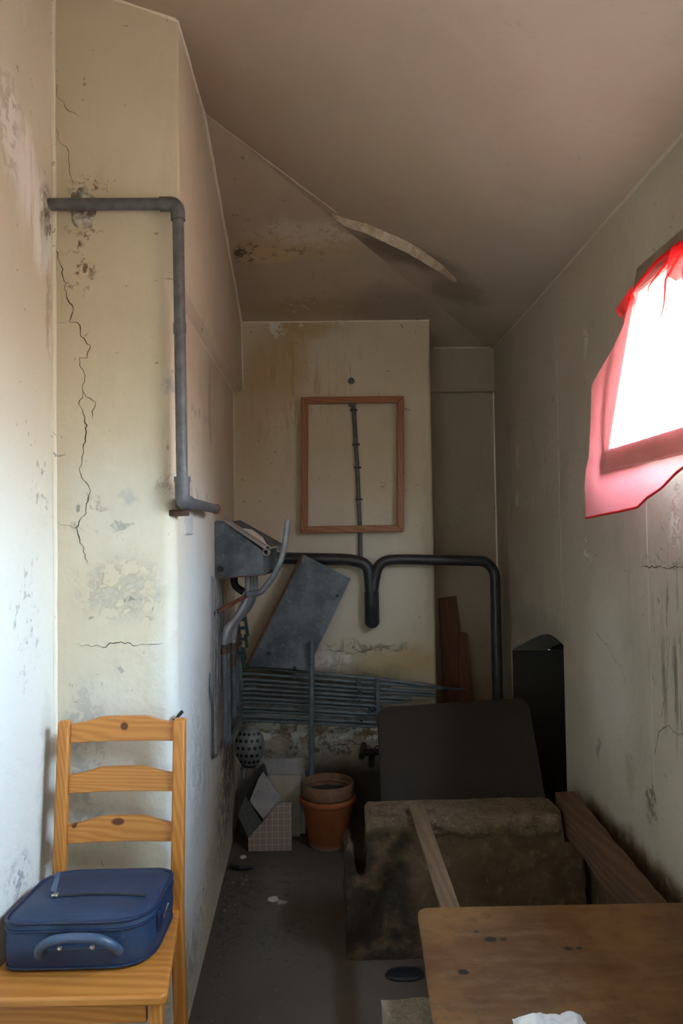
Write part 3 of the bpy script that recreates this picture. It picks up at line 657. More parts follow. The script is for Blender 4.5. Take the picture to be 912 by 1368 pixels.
# carrying handle on the front face
hy = 1.722
hnd = obj('handle', MB().tube(smooth_path([(-.665, hy - .004, .520), (-.660, hy - .022, .545), (-.63, hy - .030, .566), (-.575, hy - .032, .572), (-.52, hy - .030, .566), (-.492, hy - .022, .545), (-.487, hy - .004, .525)], .03, 5),
          .0105, 12), m_hand, case)
obj('handle_plate', MB().tube([(-.66, hy - .002, .532), (-.58, hy - .003, .535), (-.49, hy - .002, .535)], .008, 10), m_navy, case)
for x in (-.618, -.545): obj('rivet', MB().lathe([(.006, 0), (.0055, .003), (.003, .005)], (x, hy - .009, .538), 14, Matrix.Rotation(PI / 2, 4, 'X').to_3x3()), m_chrome, case)
obj('strap_tab', MB().box(-.420, -.412, 1.79, 1.83, .528, .575), m_piping, case, bevel=.003)
obj('strap_ring', MB().tube([(-.410 + .006 * math.cos(a), 1.842 + .008 * math.sin(a), .55 + .018 * math.cos(a)) for a in [k * PI / 8 for k in range(17)]], .0016, 6), m_chrome, case)
hk = obj('wall_hook', MB().tube([(-.428, 2.152, .955), (-.433, 2.135, .950), (-.440, 2.122, .942), (-.445, 2.115, .943)], [.0055, .005, .003, .002], 8), m_black)
tag(hk, 'tiny black hook on the pier behind the chair back', 'hook')

# ------------------------------------------------------------------ metal hopper and pipes on the pier's side
m_steel = metal('dull_galvanised_steel', (.062, .080, .102, 1), (.165, .19, .22, 1), .5, .3, 9, .15, ((.36, .37, .38, 1), .6))
m_lip = metal('dusty_steel', (.26, .25, .25, 1), (.36, .35, .33, 1), .6, .2, 14, .1)
m_paintp = metal('blue_grey_pipe_paint', (.105, .135, .16, 1), (.17, .205, .23, 1), .45, .15, 22, .25, ((.36, .37, .37, 1), .5))
m_lead = metal('lead', (.24, .27, .31, 1), (.36, .39, .43, 1), .45, .35, 16, .15)
m_brass = metal('dirty_brass', (.085, .08, .075, 1), (.17, .095, .065, 1), .65, .3, 40, .3)
m_green = metal('green_enamel', (.015, .05, .034, 1), (.02, .07, .05, 1), .4, .1, 30, .1)
hop = thing('metal_hopper', 'dark steel hopper box with sloping lid on the pier side', 'hopper', (-.38, 3.15, 1.28))
y0, y1 = 3.05, 3.36
side = [(-.474, 1.513), (-.427, 1.512), (-.290, 1.405), (-.272, 1.392), (-.270, 1.294), (-.474, 1.282)]
obj('side_panel', MB().prism([(x, y0, z) for x, z in side], (0, .004, 0)), m_steel, hop, bevel=.0012)
obj('side_panel', MB().prism([(x, y1, z + .008) for x, z in side], (0, .004, 0)), m_steel, hop, bevel=.0012)
obj('bottom_panel', MB().prism([(-.474, y0, 1.280), (-.270, y0, 1.292), (-.236, y0 + .07, 1.300), (-.236, y1, 1.30), (-.474, y1, 1.288)], (0, 0, .004)), m_rust, hop, label='rusty bottom sheet')
obj('front_panel', MB().prism([(-.270, y0, 1.294), (-.236, y0 + .07, 1.318), (-.236, y0 + .07, 1.40), (-.272, y0, 1.392)], (.004, .003, 0)), m_steel, hop, bevel=.001)
obj('front_panel', MB().box(-.240, -.236, y0 + .07, y1, 1.31, 1.40), m_steel, hop)
obj('back_panel', MB().box(-.474, -.470, y0, y1, 1.285, 1.52), m_steel, hop)
obj('lid_flange', MB().prism([(-.432, y0 - .012, 1.513), (-.262, y0 - .012, 1.395), (-.262, y0 + .006, 1.407), (-.432, y0 + .02, 1.525)], (.003, 0, .010)), m_lip, hop, bevel=.002)
obj('lid', MB().prism([(-.415, y0 + .11, 1.512), (-.245, y0 + .11, 1.405), (-.215, y1, 1.412), (-.40, y1, 1.520)], (0, 0, .005)), m_steel, hop, bevel=.001)
obj('lid_ear', MB().tube([(-.232, y1 - .02, 1.395), (-.208, y1 - .02, 1.402)], .012, 12), m_lip, hop)
Mx = Matrix.Rotation(PI / 2, 4, 'X').to_3x3()
pf = obj('port_flange', MB().lathe([(.024, 0), (.024, .004), (.018, .007), (.018, .010), (.0135, .010), (.0135, .002)], (-.444, y0, 1.321), 24, Mx), m_galv, hop)
obj('port_bore', MB().lathe([(.0135, .0), (.0132, .0112)], (-.444, y0, 1.321), 20, Mx), m_black, pf)
pf = obj('port_flange', MB().tube([(-.258, y0 - .012, 1.386), (-.258, y0 + .02, 1.386)], .015, 16, True, False), m_lip, hop)
sc = obj('plaster_flake', rough(MB().prism([(-.36, y0 + .06, 1.474), (-.33, y0 + .10, 1.468), (-.28, y0 + .10, 1.435), (-.262, y0 + .05, 1.405), (-.30, y0 + .03, 1.425)], (0, 0, .012)), .02, .004, 20), m_frame)
tag(sc, 'pale flake of fallen plaster lying in the steel hopper', 'plaster')

pw_ = thing('pipework', 'blue-grey bank of heating pipes turning along pier and back wall', 'pipes', (-.2, 3.7, .52))
ZL = [.794, .760, .732, .708, .685, .662, .640, .618, .594, .571, .548, .525]
ZR = [.726, .700, .676, .655, .634, .612, .590, .568, .548, .528, .506, .483]
risers = {11: (3.03, .620, .99), 10: (3.14, .600, .98), 7: (3.28, .668, .96), 5: (3.42, .682, .93), 3: (3.57, .745, .95)}
OFF = {11: .038, 10: .040, 7: .048, 5: .048, 3: .050}
for i in range(12):
    yb_ = 3.80 + (.010 if i % 2 else -.004); xc = -.415
    end = {0: .62, 1: .56, 2: .52, 3: .52, 4: .40, 5: .36}.get(i, .25)
    sl = (ZR[i] - ZL[i]) / .63
    P = [(xc, yb_, ZL[i]), (-.107, yb_, ZL[i] + sl * .308), (.2, yb_, ZR[i])]
    if i == 0: P += [(.52, yb_, .680), (.60, yb_ + .05, .655), (.70, yb_ + .2, .62)]
    else: P += [(end, yb_, ZL[i] + sl * (end - xc))]
    obj('back_run', MB().tube(smooth_path(P, .06, 5), .0080, 12, False, i > 5), m_paintp, pw_)
    if i in risers:
        ry_, zb_, zt_ = risers[i]; xr = xs(ry_) + OFF[i]
        xc2 = xs(3.8) + .028
        obj('side_run', MB().tube([(xr, ry_, zb_), (xc2, yb_ - .01, ZL[i])], .0095, 12), m_paintp, pw_)
        obj('riser', MB().tube([(xr, ry_, zb_), (xr - .002, ry_, zt_)], .0108, 14), m_paintp, pw_)
        obj('elbow', MB().tube(smooth_path([(xr, ry_, zb_ + .03), (xr, ry_, zb_), (xr + .0, ry_ + .03, zb_ - .004)], .02, 5), .0138, 14), m_paintp, pw_)
    obj('elbow', MB().tube(smooth_path([(xs(3.8) + .030, yb_ - .035, ZL[i] + .003), (xs(3.8) + .034, yb_, ZL[i]), (xc + .03, yb_, ZL[i])], .02, 5), .0105, 14), m_paintp, pw_)
obj('bent_pipe', MB().tube(smooth_path([(-.345, 3.12, 1.212), (-.29, 3.10, 1.215), (-.22, 3.06, 1.30), (-.185, 3.05, 1.40), (-.170, 3.05, 1.518)], .07, 8), .0125, 14, False, True), m_lead, pw_, label='bent open-ended lead pipe')
# valve bodies above the risers
for i in (11, 10, 7, 5, 3):
    ry_, zb_, zt_ = risers[i]; xr = xs(ry_) + OFF[i] - .002
    obj('union', MB().tube([(xr, ry_, zt_ - .01), (xr, ry_, zt_ + .012), (xr, ry_, zt_ + .014), (xr, ry_, zt_ + .04)], [.0145, .0145, .0115, .0115], 8), m_brass, pw_, sharp=30)
for ry_, z in ((3.40, 1.075), (3.46, 1.03), (3.42, .985), (3.30, .945), (3.24, .925)):
    xr = xs(ry_) + .05
    v = obj('valve', MB().tube([(xr, ry_, z - .03), (xr, ry_, z - .012), (xr, ry_, z), (xr, ry_, z + .02)], [.013, .016, .014, .011], 10), m_brass, pw_)
    MBv = MB().tube([(xr, ry_, z), (xr + .035, ry_ - .01, z + .003)], .008, 8)
    obj('valve_spindle', MBv, m_steel, v)
    obj('valve_lever', MB().prism([(xr + .032, ry_ - .012, z + .025), (xr + .046, ry_ - .012, z + .018), (xr + .052, ry_ - .012, z - .035), (xr + .040, ry_ - .012, z - .04)], (.003, .012, 0)), m_green, v, bevel=.003, label='green valve lever')
for (tx, ty, tz), i in (((-.345, 3.14, 1.285), 11), ((-.335, 3.18, 1.285), 10), ((-.325, 3.22, 1.285), 7)):
    ry_, zb_, zt_ = risers[i]; xr = xs(ry_) + OFF[i] - .002
    obj('lead_pipe', MB().tube(smooth_path([(tx, ty, tz), (tx, ty, tz - .08), (tx - .03, (ty * 2 + ry_) / 3, 1.14), (xr + .01, ry_, 1.08), (xr, ry_, zt_ + .03)], .06, 7), .0138, 14), m_lead, pw_)
obj('waste_bend', MB().tube(smooth_path([(-.41, 3.2, 1.29), (-.41, 3.2, 1.24), (-.37, 3.2, 1.215)], .04, 6), .016, 12), m_black, pw_)
obj('rusty_rod', MB().tube([(-.468, 3.0, 1.145), (-.33, 3.14, 1.215)], .008, 8), m_rust, pw_, label='rust brown iron rod')
for k in range(5):
    yy = 2.90 + k * .09; xw = xs(yy) + .008
    obj('thin_pipe', MB().tube([(xw, yy, 1.30 - .01 * k), (xw + .004, yy + .01, 1.0), (xw, yy, .80 + .03 * (k % 3))], .0038, 8), m_lead, pw_)
obj('kinked_pipe', MB().tube(smooth_path([(xs(2.83) + .01, 2.83, .94), (xs(2.80) + .01, 2.80, .87), (xs(2.84) + .012, 2.84, .82), (xs(2.86) + .01, 2.86, .62), (xs(2.95) + .01, 2.95, .60)], .03, 5), .006, 8), m_paintp, pw_)
for x, z in ((.135, .712), (.138, .668), (.13, .628), (.195, .575), (.14, .53)):
    obj('capped_tee', MB().tube([(x, 3.80, z), (x, 3.74, z)], .0115, 12, False, True), m_paintp, pw_)
obj('pipe_clamp', MB().box(.218, .238, 3.775, 3.79, .50, .73), m_steel, pw_, bevel=.002)
obj('wall_plate', MB().box(.30, .50, 3.865, 3.89, .60, .665), m_frame, pw_, bevel=.003, label='pale backing block behind the pipes')
pst = obj('support_post', MB().tube([(-.108, 3.71, 0), (-.108, 3.71, .3), (-.100, 3.71, .80), (-.096, 3.71, .93)], .0135, 14), m_paintp)
tag(pst, 'single upright grey post standing in front of the pipe bank', 'post')
for (x, z, lb) in ((.140, .364, 'upper short black pipe stub from the lower back wall'), (.185, .326, 'lower short black pipe stub from the back wall')):
    o = obj('pipe_stub', MB().tube([(x, 3.70, z), (x + .02, 3.92, z)], .017, 14, True, False), m_black); tag(o, lb, 'pipe', 'black stubs in the back wall')
o = obj('pipe_stub', MB().tube([(.135, 3.78, .362), (.30, 3.80, .358)], .017, 14, True, False), m_black); tag(o, 'black pipe lying sideways just above the short stubs', 'pipe', 'black stubs in the back wall')

m_blackpipe = metal('black_bitumen_pipe', (.022, .022, .024, 1), (.045, .045, .048, 1), .36, .1, 16, .35, ((.17, .17, .17, 1), .6))
dp = thing('drain_pipe', 'thick black Y-shaped drain pipe across the back wall and recess', 'pipe', (.21, 3.83, .98))
yd = 3.84
obj('left_branch', MB().tube(smooth_path([(-.44, yd, 1.345), (.10, yd, 1.325), (.195, yd, 1.30), (.206, yd, 1.15), (.206, yd, .99)], .085, 9), .030, 18), m_blackpipe, dp)
obj('right_branch', MB().tube(smooth_path([(.213, yd, 1.02), (.216, yd, 1.18), (.25, yd, 1.318), (.38, yd, 1.322), (.80, yd, 1.305), (.845, yd, 1.25), (.845, yd, .45), (.845, yd, .02)], .085, 9), .027, 18), m_blackpipe, dp)
obj('drop_leg', MB().tube([(.208, yd - .004, 1.16), (.209, yd - .004, 1.0), (.209, yd - .004, .985), (.209, yd - .004, .975)], [.038, .038, .03, .015], 18), m_blackpipe, dp)
obj('socket', MB().tube([(-.285, yd, 1.339), (-.24, yd, 1.337)], .031, 18), m_blackpipe, dp)
vp = thing('vent_tube', 'thin grey tube rising from the drain pipe behind the frame', 'pipe', (.155, 3.86, 1.34))
obj('tube', MB().tube([(.156, 3.872, 1.33), (.157, 3.878, 1.47), (.147, 3.878, 1.82), (.132, 3.878, 2.14)], .011, 12), m_galv, vp)
for z, x in ((2.10, .134), (1.92, .143), (1.80, .148), (1.635, .153)):
    obj('tube_tie', MB().box(x - .019, x + .019, 3.862, 3.892, z - .004, z + .004), m_black, vp, bevel=.001)
obj('end_bracket', MB().box(.110, .146, 3.86, 3.892, 2.12, 2.155), m_steel, vp, bevel=.003)
o = obj('wall_plug', MB().lathe([(.018, 0), (.017, .008), (.008, .012)], (.124, 3.902, 2.257), 18, Mx), m_steel)
tag(o, 'small grey round plug on the wall above the wooden frame', 'plug')

# ------------------------------------------------------------------ wooden frame
F1, F2 = (.36, .145, .058, 1), (.24, .088, .036, 1)
m_fx = wood('frame_wood_across', F1, F2, 'X', 2, .35); m_fz = wood('frame_wood_upright', F1, F2, 'Z', 2, .35)
fr = thing('wooden_frame', 'empty brown wooden picture frame hanging on the back wall', 'frame', (.13, 3.87, 1.466))
x0, x1, z0, z1, w = -.137, .392, 1.462, 2.165, .036
tilt = .012; fy = 3.838
def fbar(name, pts, mat):
    vs = [(x - tilt * (z1 - z) / .7 + .0, fy, z) for x, z in pts]
    obj(name, MB().prism(vs, (0, .022, 0)), mat, fr, bevel=.004)
fbar('top_rail', [(x0, z1), (x1, z1), (x1 - w, z1 - w), (x0 + w, z1 - w)], m_fx)
fbar('bottom_rail', [(x0, z0), (x1, z0), (x1 - w, z0 + w), (x0 + w, z0 + w)], m_fx)
fbar('side_rail', [(x0, z0), (x0, z1), (x0 + w, z1 - w), (x0 + w, z0 + w)], m_fz)
fbar('side_rail', [(x1, z0), (x1, z1), (x1 - w, z1 - w), (x1 - w, z0 + w)], m_fz)

# ------------------------------------------------------------------ leaning metal plate
pl = thing('metal_plate', 'dark grey metal plate leaning askew on the pipe bank', 'plate', (-.25, 3.78, .78))
q = [Vector(p) for p in ((-.415, 3.745, .808), (-.134, 3.785, 1.355), (.101, 3.785, 1.230), (-.121, 3.745, .786))]
obj('plate', MB().prism(q, (0, -.006, 0)), m_steel, pl, bevel=.001)
dx = Vector((-.012, 0.0115, .004))
obj('backing_board', MB().prism([p + dx for p in q], (0, -.011, 0)), m_rust, pl, bevel=.001, label='brown board behind the plate')
for x, z in ((.033, 1.147), (-.313, .87), (-.184, .795)):
    yy = 3.745 + .040 * (z - .8) / .5 - .006
    b_ = obj('bolt_hole', MB().lathe([(.009, 0), (.009, .003), (.006, .004), (.0055, .001)], (x, yy, z), 16, Mx), m_black, pl)

# ------------------------------------------------------------------ perforated pot lid thing
def perf():
    t = NT('grey_perforated_steel'); t.bsdf((.20, .21, .225, 1), .5, .2); return t.m
m_perf = perf()
pc = thing('perforated_strainer', 'grey strainer with round holes hung below the pipe bank', 'strainer', (-.40, 3.62, .44))
cz = Vector((-.397, 3.62, .445))
def dome(u, v):
    a = (u - .5) * 2.2; b_ = (v - .5) * 2.3
    x = math.sin(a) * math.cos(b_) * .078; y = -math.cos(a) * math.cos(b_) * .06; z = math.sin(b_) * .105
    return Vector((x * (1 + .35 * (v - .5)), y, z)) + cz
pb = obj('shell', MB().grid(dome, 20, 20), m_perf, pc, sharp=180)
for j in range(6):
    for i in range(5):
        u = .10 + (i + .5 * (j % 2)) / 5.2 * .85; v = .10 + j / 6 * .86
        if u > .95: continue
        p = dome(u, v); n_2 = (p - cz); n_2 = Vector((n_2.x / .078 ** 2, n_2.y / .06 ** 2, n_2.z / .105 ** 2)).normalized()
        M3 = n_2.to_track_quat('Z', 'Y').to_matrix()
        obj('hole', MB().lathe([(.0082, -.001), (.0082, .0012)], p, 12, M3), m_black, pb)
obj('hanger', MB().tube([(-.415, 3.57, .545), (-.40, 3.60, .556), (-.37, 3.62, .548)], .005, 8), m_perf, pc)
obj('tip', MB().tube([(-.425, 3.61, .35), (-.428, 3.60, .30)], [.018, .006], 10), m_perf, pc)

# ------------------------------------------------------------------ tile offcuts in the corner
def tile_mat(name, base, line, sc=28, k=.8):
    t = NT(name); co = t.n('ShaderNodeTexCoord').outputs['UV']
    b = t.n('ShaderNodeTexBrick'); b.offset = 0; t.put(b.inputs['Vector'], co); b.inputs['Scale'].default_value = sc; b.inputs['Mortar Size'].default_value = .04
    b.inputs['Brick Width'].default_value = 1; b.inputs['Row Height'].default_value = 1
    b.inputs['Color1'].default_value = base; b.inputs['Color2'].default_value = tuple(c * .92 for c in base[:3]) + (1,); b.inputs['Mortar'].default_value = line
    t.bsdf(b.outputs[0], .45); return t.m
m_t1 = tile_mat('pink_grid_tile', (.30, .22, .19, 1), (.50, .43, .38, 1), 36)
m_t2 = tile_mat('grey_grid_tile', (.055, .055, .058, 1), (.09, .09, .09, 1), 36)
m_cream = mottled('cream_tile', (.46, .43, .35, 1), (.36, .33, .26, 1), None, 9, .35, .05)
m_gtile = mottled('grey_tile', (.28, .27, .28, 1), (.36, .35, .36, 1), (.17, .16, .16, 1), 14, .4, .05)
m_dgrey = mottled('dark_tray', (.045, .045, .048, 1), (.07, .07, .075, 1), None, 12, .5, .1)
def plate(name, pts, th, mat, label, cat='tile', group=None):
    P = [Vector(p) for p in pts]; n = (P[1] - P[0]).cross(P[2] - P[0]).normalized()
    if n.y < 0: n = -n
    o = obj(name, MB().prism(P, n * th), mat, bevel=.0015); tag(o, label, cat, group)
    me = o.data; uv = me.uv_layers.new(name='UVMap')
    ax = (P[1] - P[0]).normalized(); ay = n.cross(ax)
    for lp in me.loops:
        c = me.vertices[lp.vertex_index].co - P[0]; uv.data[lp.index].uv = (c.dot(ax), c.dot(ay))
    return o
plate('cut_tile', [(-.398, 3.50, .001), (-.199, 3.50, .001), (-.196, 3.53, .212), (-.25, 3.53, .212), (-.398, 3.507, .06)], .009, m_t1, 'pinkish grid-patterned tile with its corner cut off, standing on floor')
plate('cut_tile', [(-.400, 3.535, .045), (-.452, 3.56, .145), (-.418, 3.585, .225), (-.338, 3.555, .112)], .009, m_t2, 'small dark grey grid tile leaning beside the pier')
plate('curved_tile', [(-.334, 3.575, .118), (-.40, 3.60, .195), (-.36, 3.63, .29), (-.338, 3.64, .32), (-.29, 3.63, .25), (-.248, 3.60, .212)], .009, m_gtile, 'grey marbled tile offcut leaning behind the grid tile')
plate('wall_tile', [(-.335, 3.66, .001), (-.165, 3.66, .001), (-.162, 3.69, .285), (-.332, 3.69, .285)], .012, m_cream, 'cream square tile standing upright behind the offcuts')
plate('wall_tile', [(-.35, 3.695, .001), (-.14, 3.695, .001), (-.14, 3.80, .335), (-.35, 3.80, .335)], .014, m_gtile, 'large grey tile leaning on the wall behind the cream tile')
plate('tray', [(-.455, 3.64, .04), (-.42, 3.60, .01), (-.33, 3.66, .30), (-.345, 3.69, .345), (-.47, 3.68, .20)], .02, m_dgrey, 'dark tray wedged edgeways between pier and tiles', 'tray')

# ------------------------------------------------------------------ flower pots
def terracotta():
    t = NT('terracotta'); co = t.n('ShaderNodeTexCoord').outputs['Object']
    a, _ = t.noise(co, 14, 6, .65); s = t.n('ShaderNodeSeparateXYZ'); t.put(s.inputs[0], co)
    col = t.mix(t.rng(a, .3, .7), (.36, .115, .042, 1), (.28, .085, .03, 1)); col = t.mix(t.math('MULTIPLY', t.rng(s.outputs[2], .03, .0), .55), col, (.40, .33, .28, 1))
    t.bsdf(col, .8, 0, t.bump(a, .1, .004), .25); return t.m
m_terra = terracotta()
m_terra2 = mottled('dusty_terracotta', (.20, .095, .052, 1), (.25, .15, .10, 1), None, 20, .85, .1)
m_soil = mottled('dry_soil', (.05, .042, .034, 1), (.10, .085, .07, 1), None, 50, .95, .8)
pot = thing('flower_pot', 'large terracotta flower pot standing on floor by back wall', 'pot', (-.028, 3.57, 0))
pcx, pcy = -.028, 3.57
obj('bowl', MB().lathe([(.088, .0), (.092, .004), (.118, .185), (.122, .19), (.122, .196), (.128, .200), (.132, .206), (.133, .222), (.128, .228), (.120, .226), (.112, .19), (.095, .03), (.02, .02)], (pcx, pcy, 0), 48), m_terra, pot, sharp=50)
p2 = thing('flower_pot', 'dusty terracotta pot nested inside the larger pot, rim showing', 'pot', (pcx, pcy, .05))
obj('bowl', MB().lathe([(.07, .05), (.075, .055), (.108, .222), (.120, .228), (.1245, .236), (.1255, .285), (.120, .293), (.112, .290), (.106, .25), (.09, .17), (.02, .165)], (pcx, pcy, 0), 48), m_terra2, p2, sharp=50)
obj('inner_rim', MB().tube([(pcx + .106 * math.cos(k * PI / 16), pcy + .106 * math.sin(k * PI / 16), .262) for k in range(33)], .006, 8), m_terra2, p2)
so = obj('soil', rough(MB().lathe([(.098, .22), (.098, .245)], (pcx, pcy, 0), 24), .03, .006, 30), m_soil, p2, kind='stuff')

# ------------------------------------------------------------------ dark board leaning behind the trough
m_board = mottled('dark_laminate', (.024, .016, .011, 1), (.030, .021, .015, 1), None, 5, .6, .05)
def rounded(pts, r, n=6):
    P = [Vector(p) for p in pts]; out = []
    for i in range(len(P)):
        a, b, c = P[i - 1], P[i], P[(i + 1) % len(P)]; rr = r[i]
        if rr <= 0: out.append(b); continue
        p, q_ = b + (a - b).normalized() * rr, b + (c - b).normalized() * rr
        for k in range(n + 1): t = k / n; out.append(p * (1 - t) ** 2 + b * 2 * t * (1 - t) + q_ * t * t)
    return out
db = rounded([(.195, 2.93, .002), (.885, 2.93, .002), (.900, 3.45, .694), (.203, 3.45, .66)], [0, 0, .07, .06])
o = obj('dark_board', MB().prism(db, (0, .018, -.012)), m_board, bevel=.003)
tag(o, 'big dark brown board with rounded corners leaning behind the masonry trough', 'board')
# planks in the recess
m_plank = wood('red_brown_plank', (.14, .052, .026, 1), (.10, .036, .018, 1), 'Z', 1, .6)
o = obj('plank', MB().prism([(.62, 4.10, .0), (.78, 4.10, .0), (.70, 4.175, 1.10), (.603, 4.175, 1.09)], (0, .016, 0)), m_plank, bevel=.002)
tag(o, 'taller reddish brown plank leaning upright in the dark recess', 'plank')
o = obj('plank', MB().prism([(.69, 4.06, .0), (.815, 4.06, .0), (.742, 4.138, .90), (.70, 4.138, .90)], (0, .016, 0)), m_plank, bevel=.002)
tag(o, 'shorter reddish brown plank leaning before the taller one in the recess', 'plank')

# ------------------------------------------------------------------ masonry trough
def masonry():
    t = NT('stained_masonry'); co = t.n('ShaderNodeNewGeometry').outputs['Position']
    a, _ = t.noise(co, 5, 7, .65); b, _ = t.noise(co, 28, 6, .7); c, _ = t.noise(co, 11, 5, .6)
    s = t.n('ShaderNodeSeparateXYZ'); t.put(s.inputs[0], co)
    col = t.mix(t.rng(a, .35, .65), (.085, .053, .031, 1), (.125, .080, .047, 1)); col = t.mix(t.rng(b, .5, .7), col, (.17, .12, .075, 1))
    # soot-stained left face, bare crumbly top edge
    left = t.math('MULTIPLY', t.rng(s.outputs[0], .31, .22), t.rng(c, .34, .56))
    col = t.mix(t.math('MULTIPLY', left, .85), col, (.026, .022, .019, 1))
    top = t.rng(t.math('ADD', s.outputs[2], t.math('MULTIPLY', a, .05)), .44, .475)
    col = t.mix(t.math('MULTIPLY', top, .8), col, (.20, .145, .095, 1))
    t.bsdf(col, .92, 0, t.bump(t.math('ADD', a, b), .7, .012), .15); return t.m
m_mas = masonry()
m_crust = mottled('crumbling_mortar', (.20, .14, .086, 1), (.10, .066, .04, 1), (.34, .26, .18, 1), 24, .95, .9)
tr = thing('masonry_trough', 'broken stained masonry trough standing against the right wall', 'trough', (.45, 2.65, 0))
slab = [(.036, 0), (.036, .36), (.050, .385), (.062, .375), (.068, .30), (.085, .268), (.104, .275), (.110, .34), (.112, .46), (.125, .475), (.25, .472), (.32, .462), (.45, .474), (.62, .476), (.765, .476), (.790, .470), (.792, .380), (.86, .380), (.86, 0)]
obj('rear_wall', rough(MB().prism([(x, 2.60, z) for x, z in slab], (0, .17, 0)), .022, .010, 12), m_mas, tr, sharp=70)
# crumbling top course: raised crust over the face
def crust(u, v):
    x = .13 + .64 * u; edge_ = .405 + .02 * noise.noise(Vector((x * 14, 0, 2))) + (.055 if x < .27 else 0)
    prof_ = [(2.60, edge_), (2.586, edge_ + .02), (2.584, .452), (2.60, .478), (2.66, .480), (2.76, .478)]
    k = min(4, int(v * 5)); f = v * 5 - k; y = prof_[k][0] * (1 - f) + prof_[k + 1][0] * f; z = prof_[k][1] * (1 - f) + prof_[k + 1][1] * f
    n_3 = noise.noise(Vector((x * 26, y * 26, z * 26))); return (x, y - .010 * n_3, z + .006 * n_3)
obj('crumbling_rim', MB().grid(crust, 70, 20), m_crust, tr, sharp=50)
obj('side_wall', rough(MB().prism([(.86, 1.55, 0), (XR - .012, 1.55, 0), (XR - .012, 2.90, 0), (.885, 2.90, 0), (.885, 2.60, 0)], (0, 0, .40)), .04, .010, 9), m_mas, tr, sharp=70)
m_batten = wood('old_batten', (.17, .11, .06, 1), (.13, .08, .043, 1), 'Y', 1, .75, dirt=.4)
m_beam = wood('old_beam', (.13, .068, .038, 1), (.085, .042, .024, 1), 'Y', 1, .8, dirt=.5)
o = obj('batten', MB().prism([(.262, 2.66, .490), (.315, 2.66, .490), (.318, 1.5, .488), (.272, 1.5, .488)], (0, 0, .011)), m_batten, bevel=.002)
tag(o, 'thin flat wooden batten running from trough rim under the brown board', 'batten')
o = obj('timber', rough(MB().prism([(.808, 2.76, .400), (.878, 2.76, .400), (.832, 1.5, .398), (.770, 1.5, .398)], (0, 0, .098)), .05, .004, 8), m_beam, bevel=0, sharp=50)
tag(o, 'thick reddish brown timber beam lying along the trough beside the wall', 'timber')
o = obj('stone_pier', rough(MB().box(.105, .29, 1.53, 1.75, 0, .380), .03, .010, 11), mottled('pale_stone', (.30, .24, .17, 1), (.20, .16, .115, 1), (.34, .30, .24, 1), 16, .95, .8), sharp=70)
tag(o, 'pale cracked stone block standing on the floor below board corner', 'stone')
o2 = obj('prop_stone', rough(MB().box(.22, .34, 1.55, 1.72, .394, .482), .03, .004, 11), m_mas, sharp=70)
tag(o2, 'smaller dark stone propped on the pale block under the board', 'stone')

# brown table board
def board_mat():
    t = NT('brown_board'); co = t.n('ShaderNodeTexCoord').outputs['Object']
    a, _ = t.noise(co, 3.2, 6, .6); b, _ = t.noise(co, 22, 6, .7); c, _ = t.noise(co, 90, 3, .6); s = t.n('ShaderNodeSeparateXYZ'); t.put(s.inputs[0], co)
    g, _ = t.noise(t.vmath('MULTIPLY', co, (.25, 1, 1)), 40, 5, .6)
    col = t.mix(t.rng(a, .36, .64), (.118, .052, .020, 1), (.215, .104, .036, 1)); col = t.mix(t.math('MULTIPLY', t.rng(g, .45, .7), .35), col, (.24, .15, .075, 1)); col = t.mix(t.math('MULTIPLY', t.rng(b, .5, .7), .5), col, (.075, .04, .02, 1))
    col = t.mix(t.rng(b, .715, .75), col, (.03, .02, .015, 1)); col = t.mix(t.math('MULTIPLY', t.rng(c, .74, .78), .8), col, (.5, .45, .36, 1))
    for cx, cy, r in ((.355, 1.745, .014), (.385, 1.745, .008), (.52, 1.70, .010), (.545, 1.70, .007), (.33, 1.78, .006), (.27, 1.62, .012)):
        d = t.vmath('LENGTH', t.vmath('MULTIPLY', t.vmath('SUBTRACT', co, (cx, cy, .5)), (1 / r, 1.2 / r, 0)))
        col = t.mix(t.rng(d, 1.3, .7), col, (.025, .017, .012, 1))
    t.bsdf(col, t.math('ADD', .42, t.math('MULTIPLY', b, .3)), 0, t.bump(c, .1, .002), .4); return t.m
bd = rounded([(.168, 1.10, .516), (.203, 1.90, .516), (.925, 1.895, .516), (.925, 1.10, .516)], [.03, .035, 0, 0])
o = obj('brown_board', MB().prism(bd, (0, 0, -.014)), board_mat(), bevel=.003)
tag(o, 'brown stained board with rounded corner laid flat over the trough', 'board')
m_cloth2 = mottled('white_crumple', (.80, .80, .80, 1), (.70, .70, .72, 1), None, 20, .7, .2)
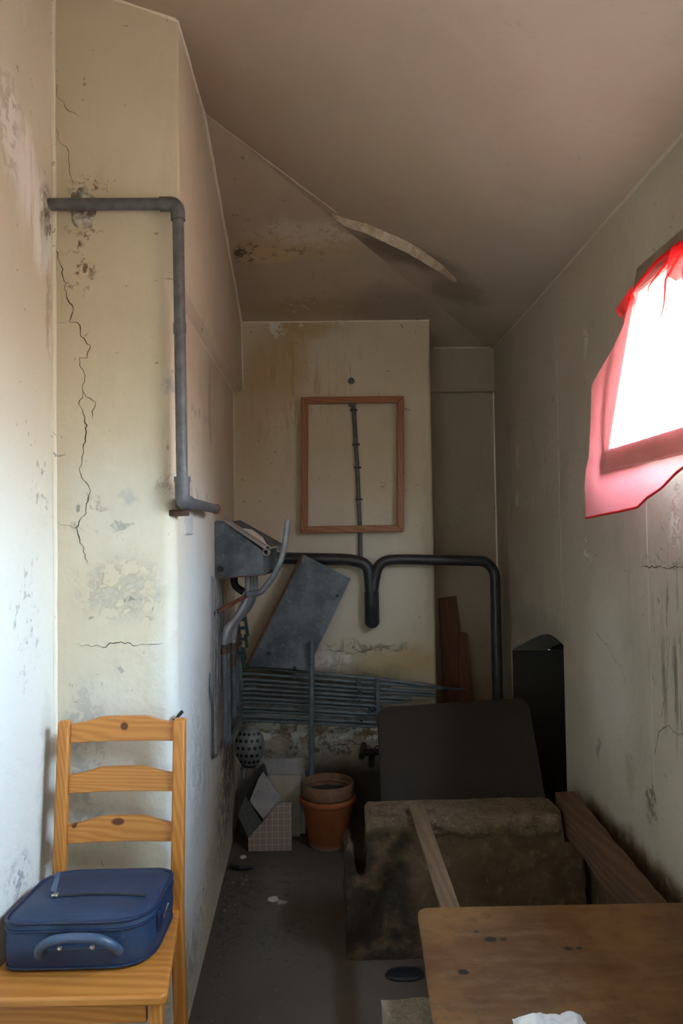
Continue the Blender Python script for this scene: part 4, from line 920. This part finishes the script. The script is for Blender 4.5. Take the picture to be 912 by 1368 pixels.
def crump(u, v):
    x = .335 + .135 * u; y = 1.33 + .13 * v; k = math.sin(PI * u) ** .5 * math.sin(PI * v) ** .5
    return (x + .01 * noise.noise(Vector((u * 5, v * 5, 1))), y, .5175 + k * (.020 + .040 * abs(noise.noise(Vector((u * 4.2, v * 3, 4.6))))) )
o = obj('crumpled_cloth', MB().grid(crump, 30, 24), m_cloth2, sharp=60); tag(o, 'crumpled white rag lying on the brown board edge', 'rag')
# things on the floor
o = obj('round_lid', rough(MB().lathe([(.062, 0), (.065, .006), (.060, .012), (.02, .013)], (0, 0, 0), 28, Matrix.Diagonal((1, .55, 1))), .03, .0015, 20), m_black); o.location = (.225, 2.50, .001); tag(o, 'dark flat lid lying on floor at the trough foot', 'lid')
o = obj('dark_stick', MB().tube([(-.455, 3.33, .012), (-.41, 3.30, .013), (-.36, 3.31, .012)], [.012, .010, .006], 8), m_black); tag(o, 'short dark stick lying on the floor near the pier', 'stick')
fk = mottled('white_flake', (.62, .60, .54, 1), (.45, .43, .38, 1), None, 40, .9, .4)
for (x, y, r, lb) in ((-.25, 3.04, .022, 'pale plaster flake lying mid-floor, largest of the two'), (-.415, 3.44, .016, 'small pale plaster flake on the floor near the pier corner')):
    o = obj('plaster_chip', rough(MB().lathe([(r, 0), (r * .8, .006), (r * .3, .008)], (x, y, 0), 9), .02, .003, 40), fk); tag(o, lb, 'plaster', 'plaster chips on the floor')
m_crumb = mottled('crumbs', (.07, .06, .05, 1), (.20, .18, .15, 1), None, 30, .95, .3)
cb = MB()
for _ in range(170):
    y = rnd.uniform(2.2, 3.5); x = rnd.choice((rnd.gauss(-.40, .05), rnd.uniform(-.44, .02)))
    if x < xs(y) + .01 or x > .02: continue
    r = rnd.uniform(.0015, .006) * (1.3 if x < -.36 else .8); a = rnd.random() * 6
    cb.lathe([(r, 0), (r * .8, r * .9), (r * .2, r * 1.2)], (x, y, 0), 5)
obj('floor_crumbs', cb, m_crumb, kind='stuff')['label'] = 'crumbs of dirt scattered over the floor by the pier'
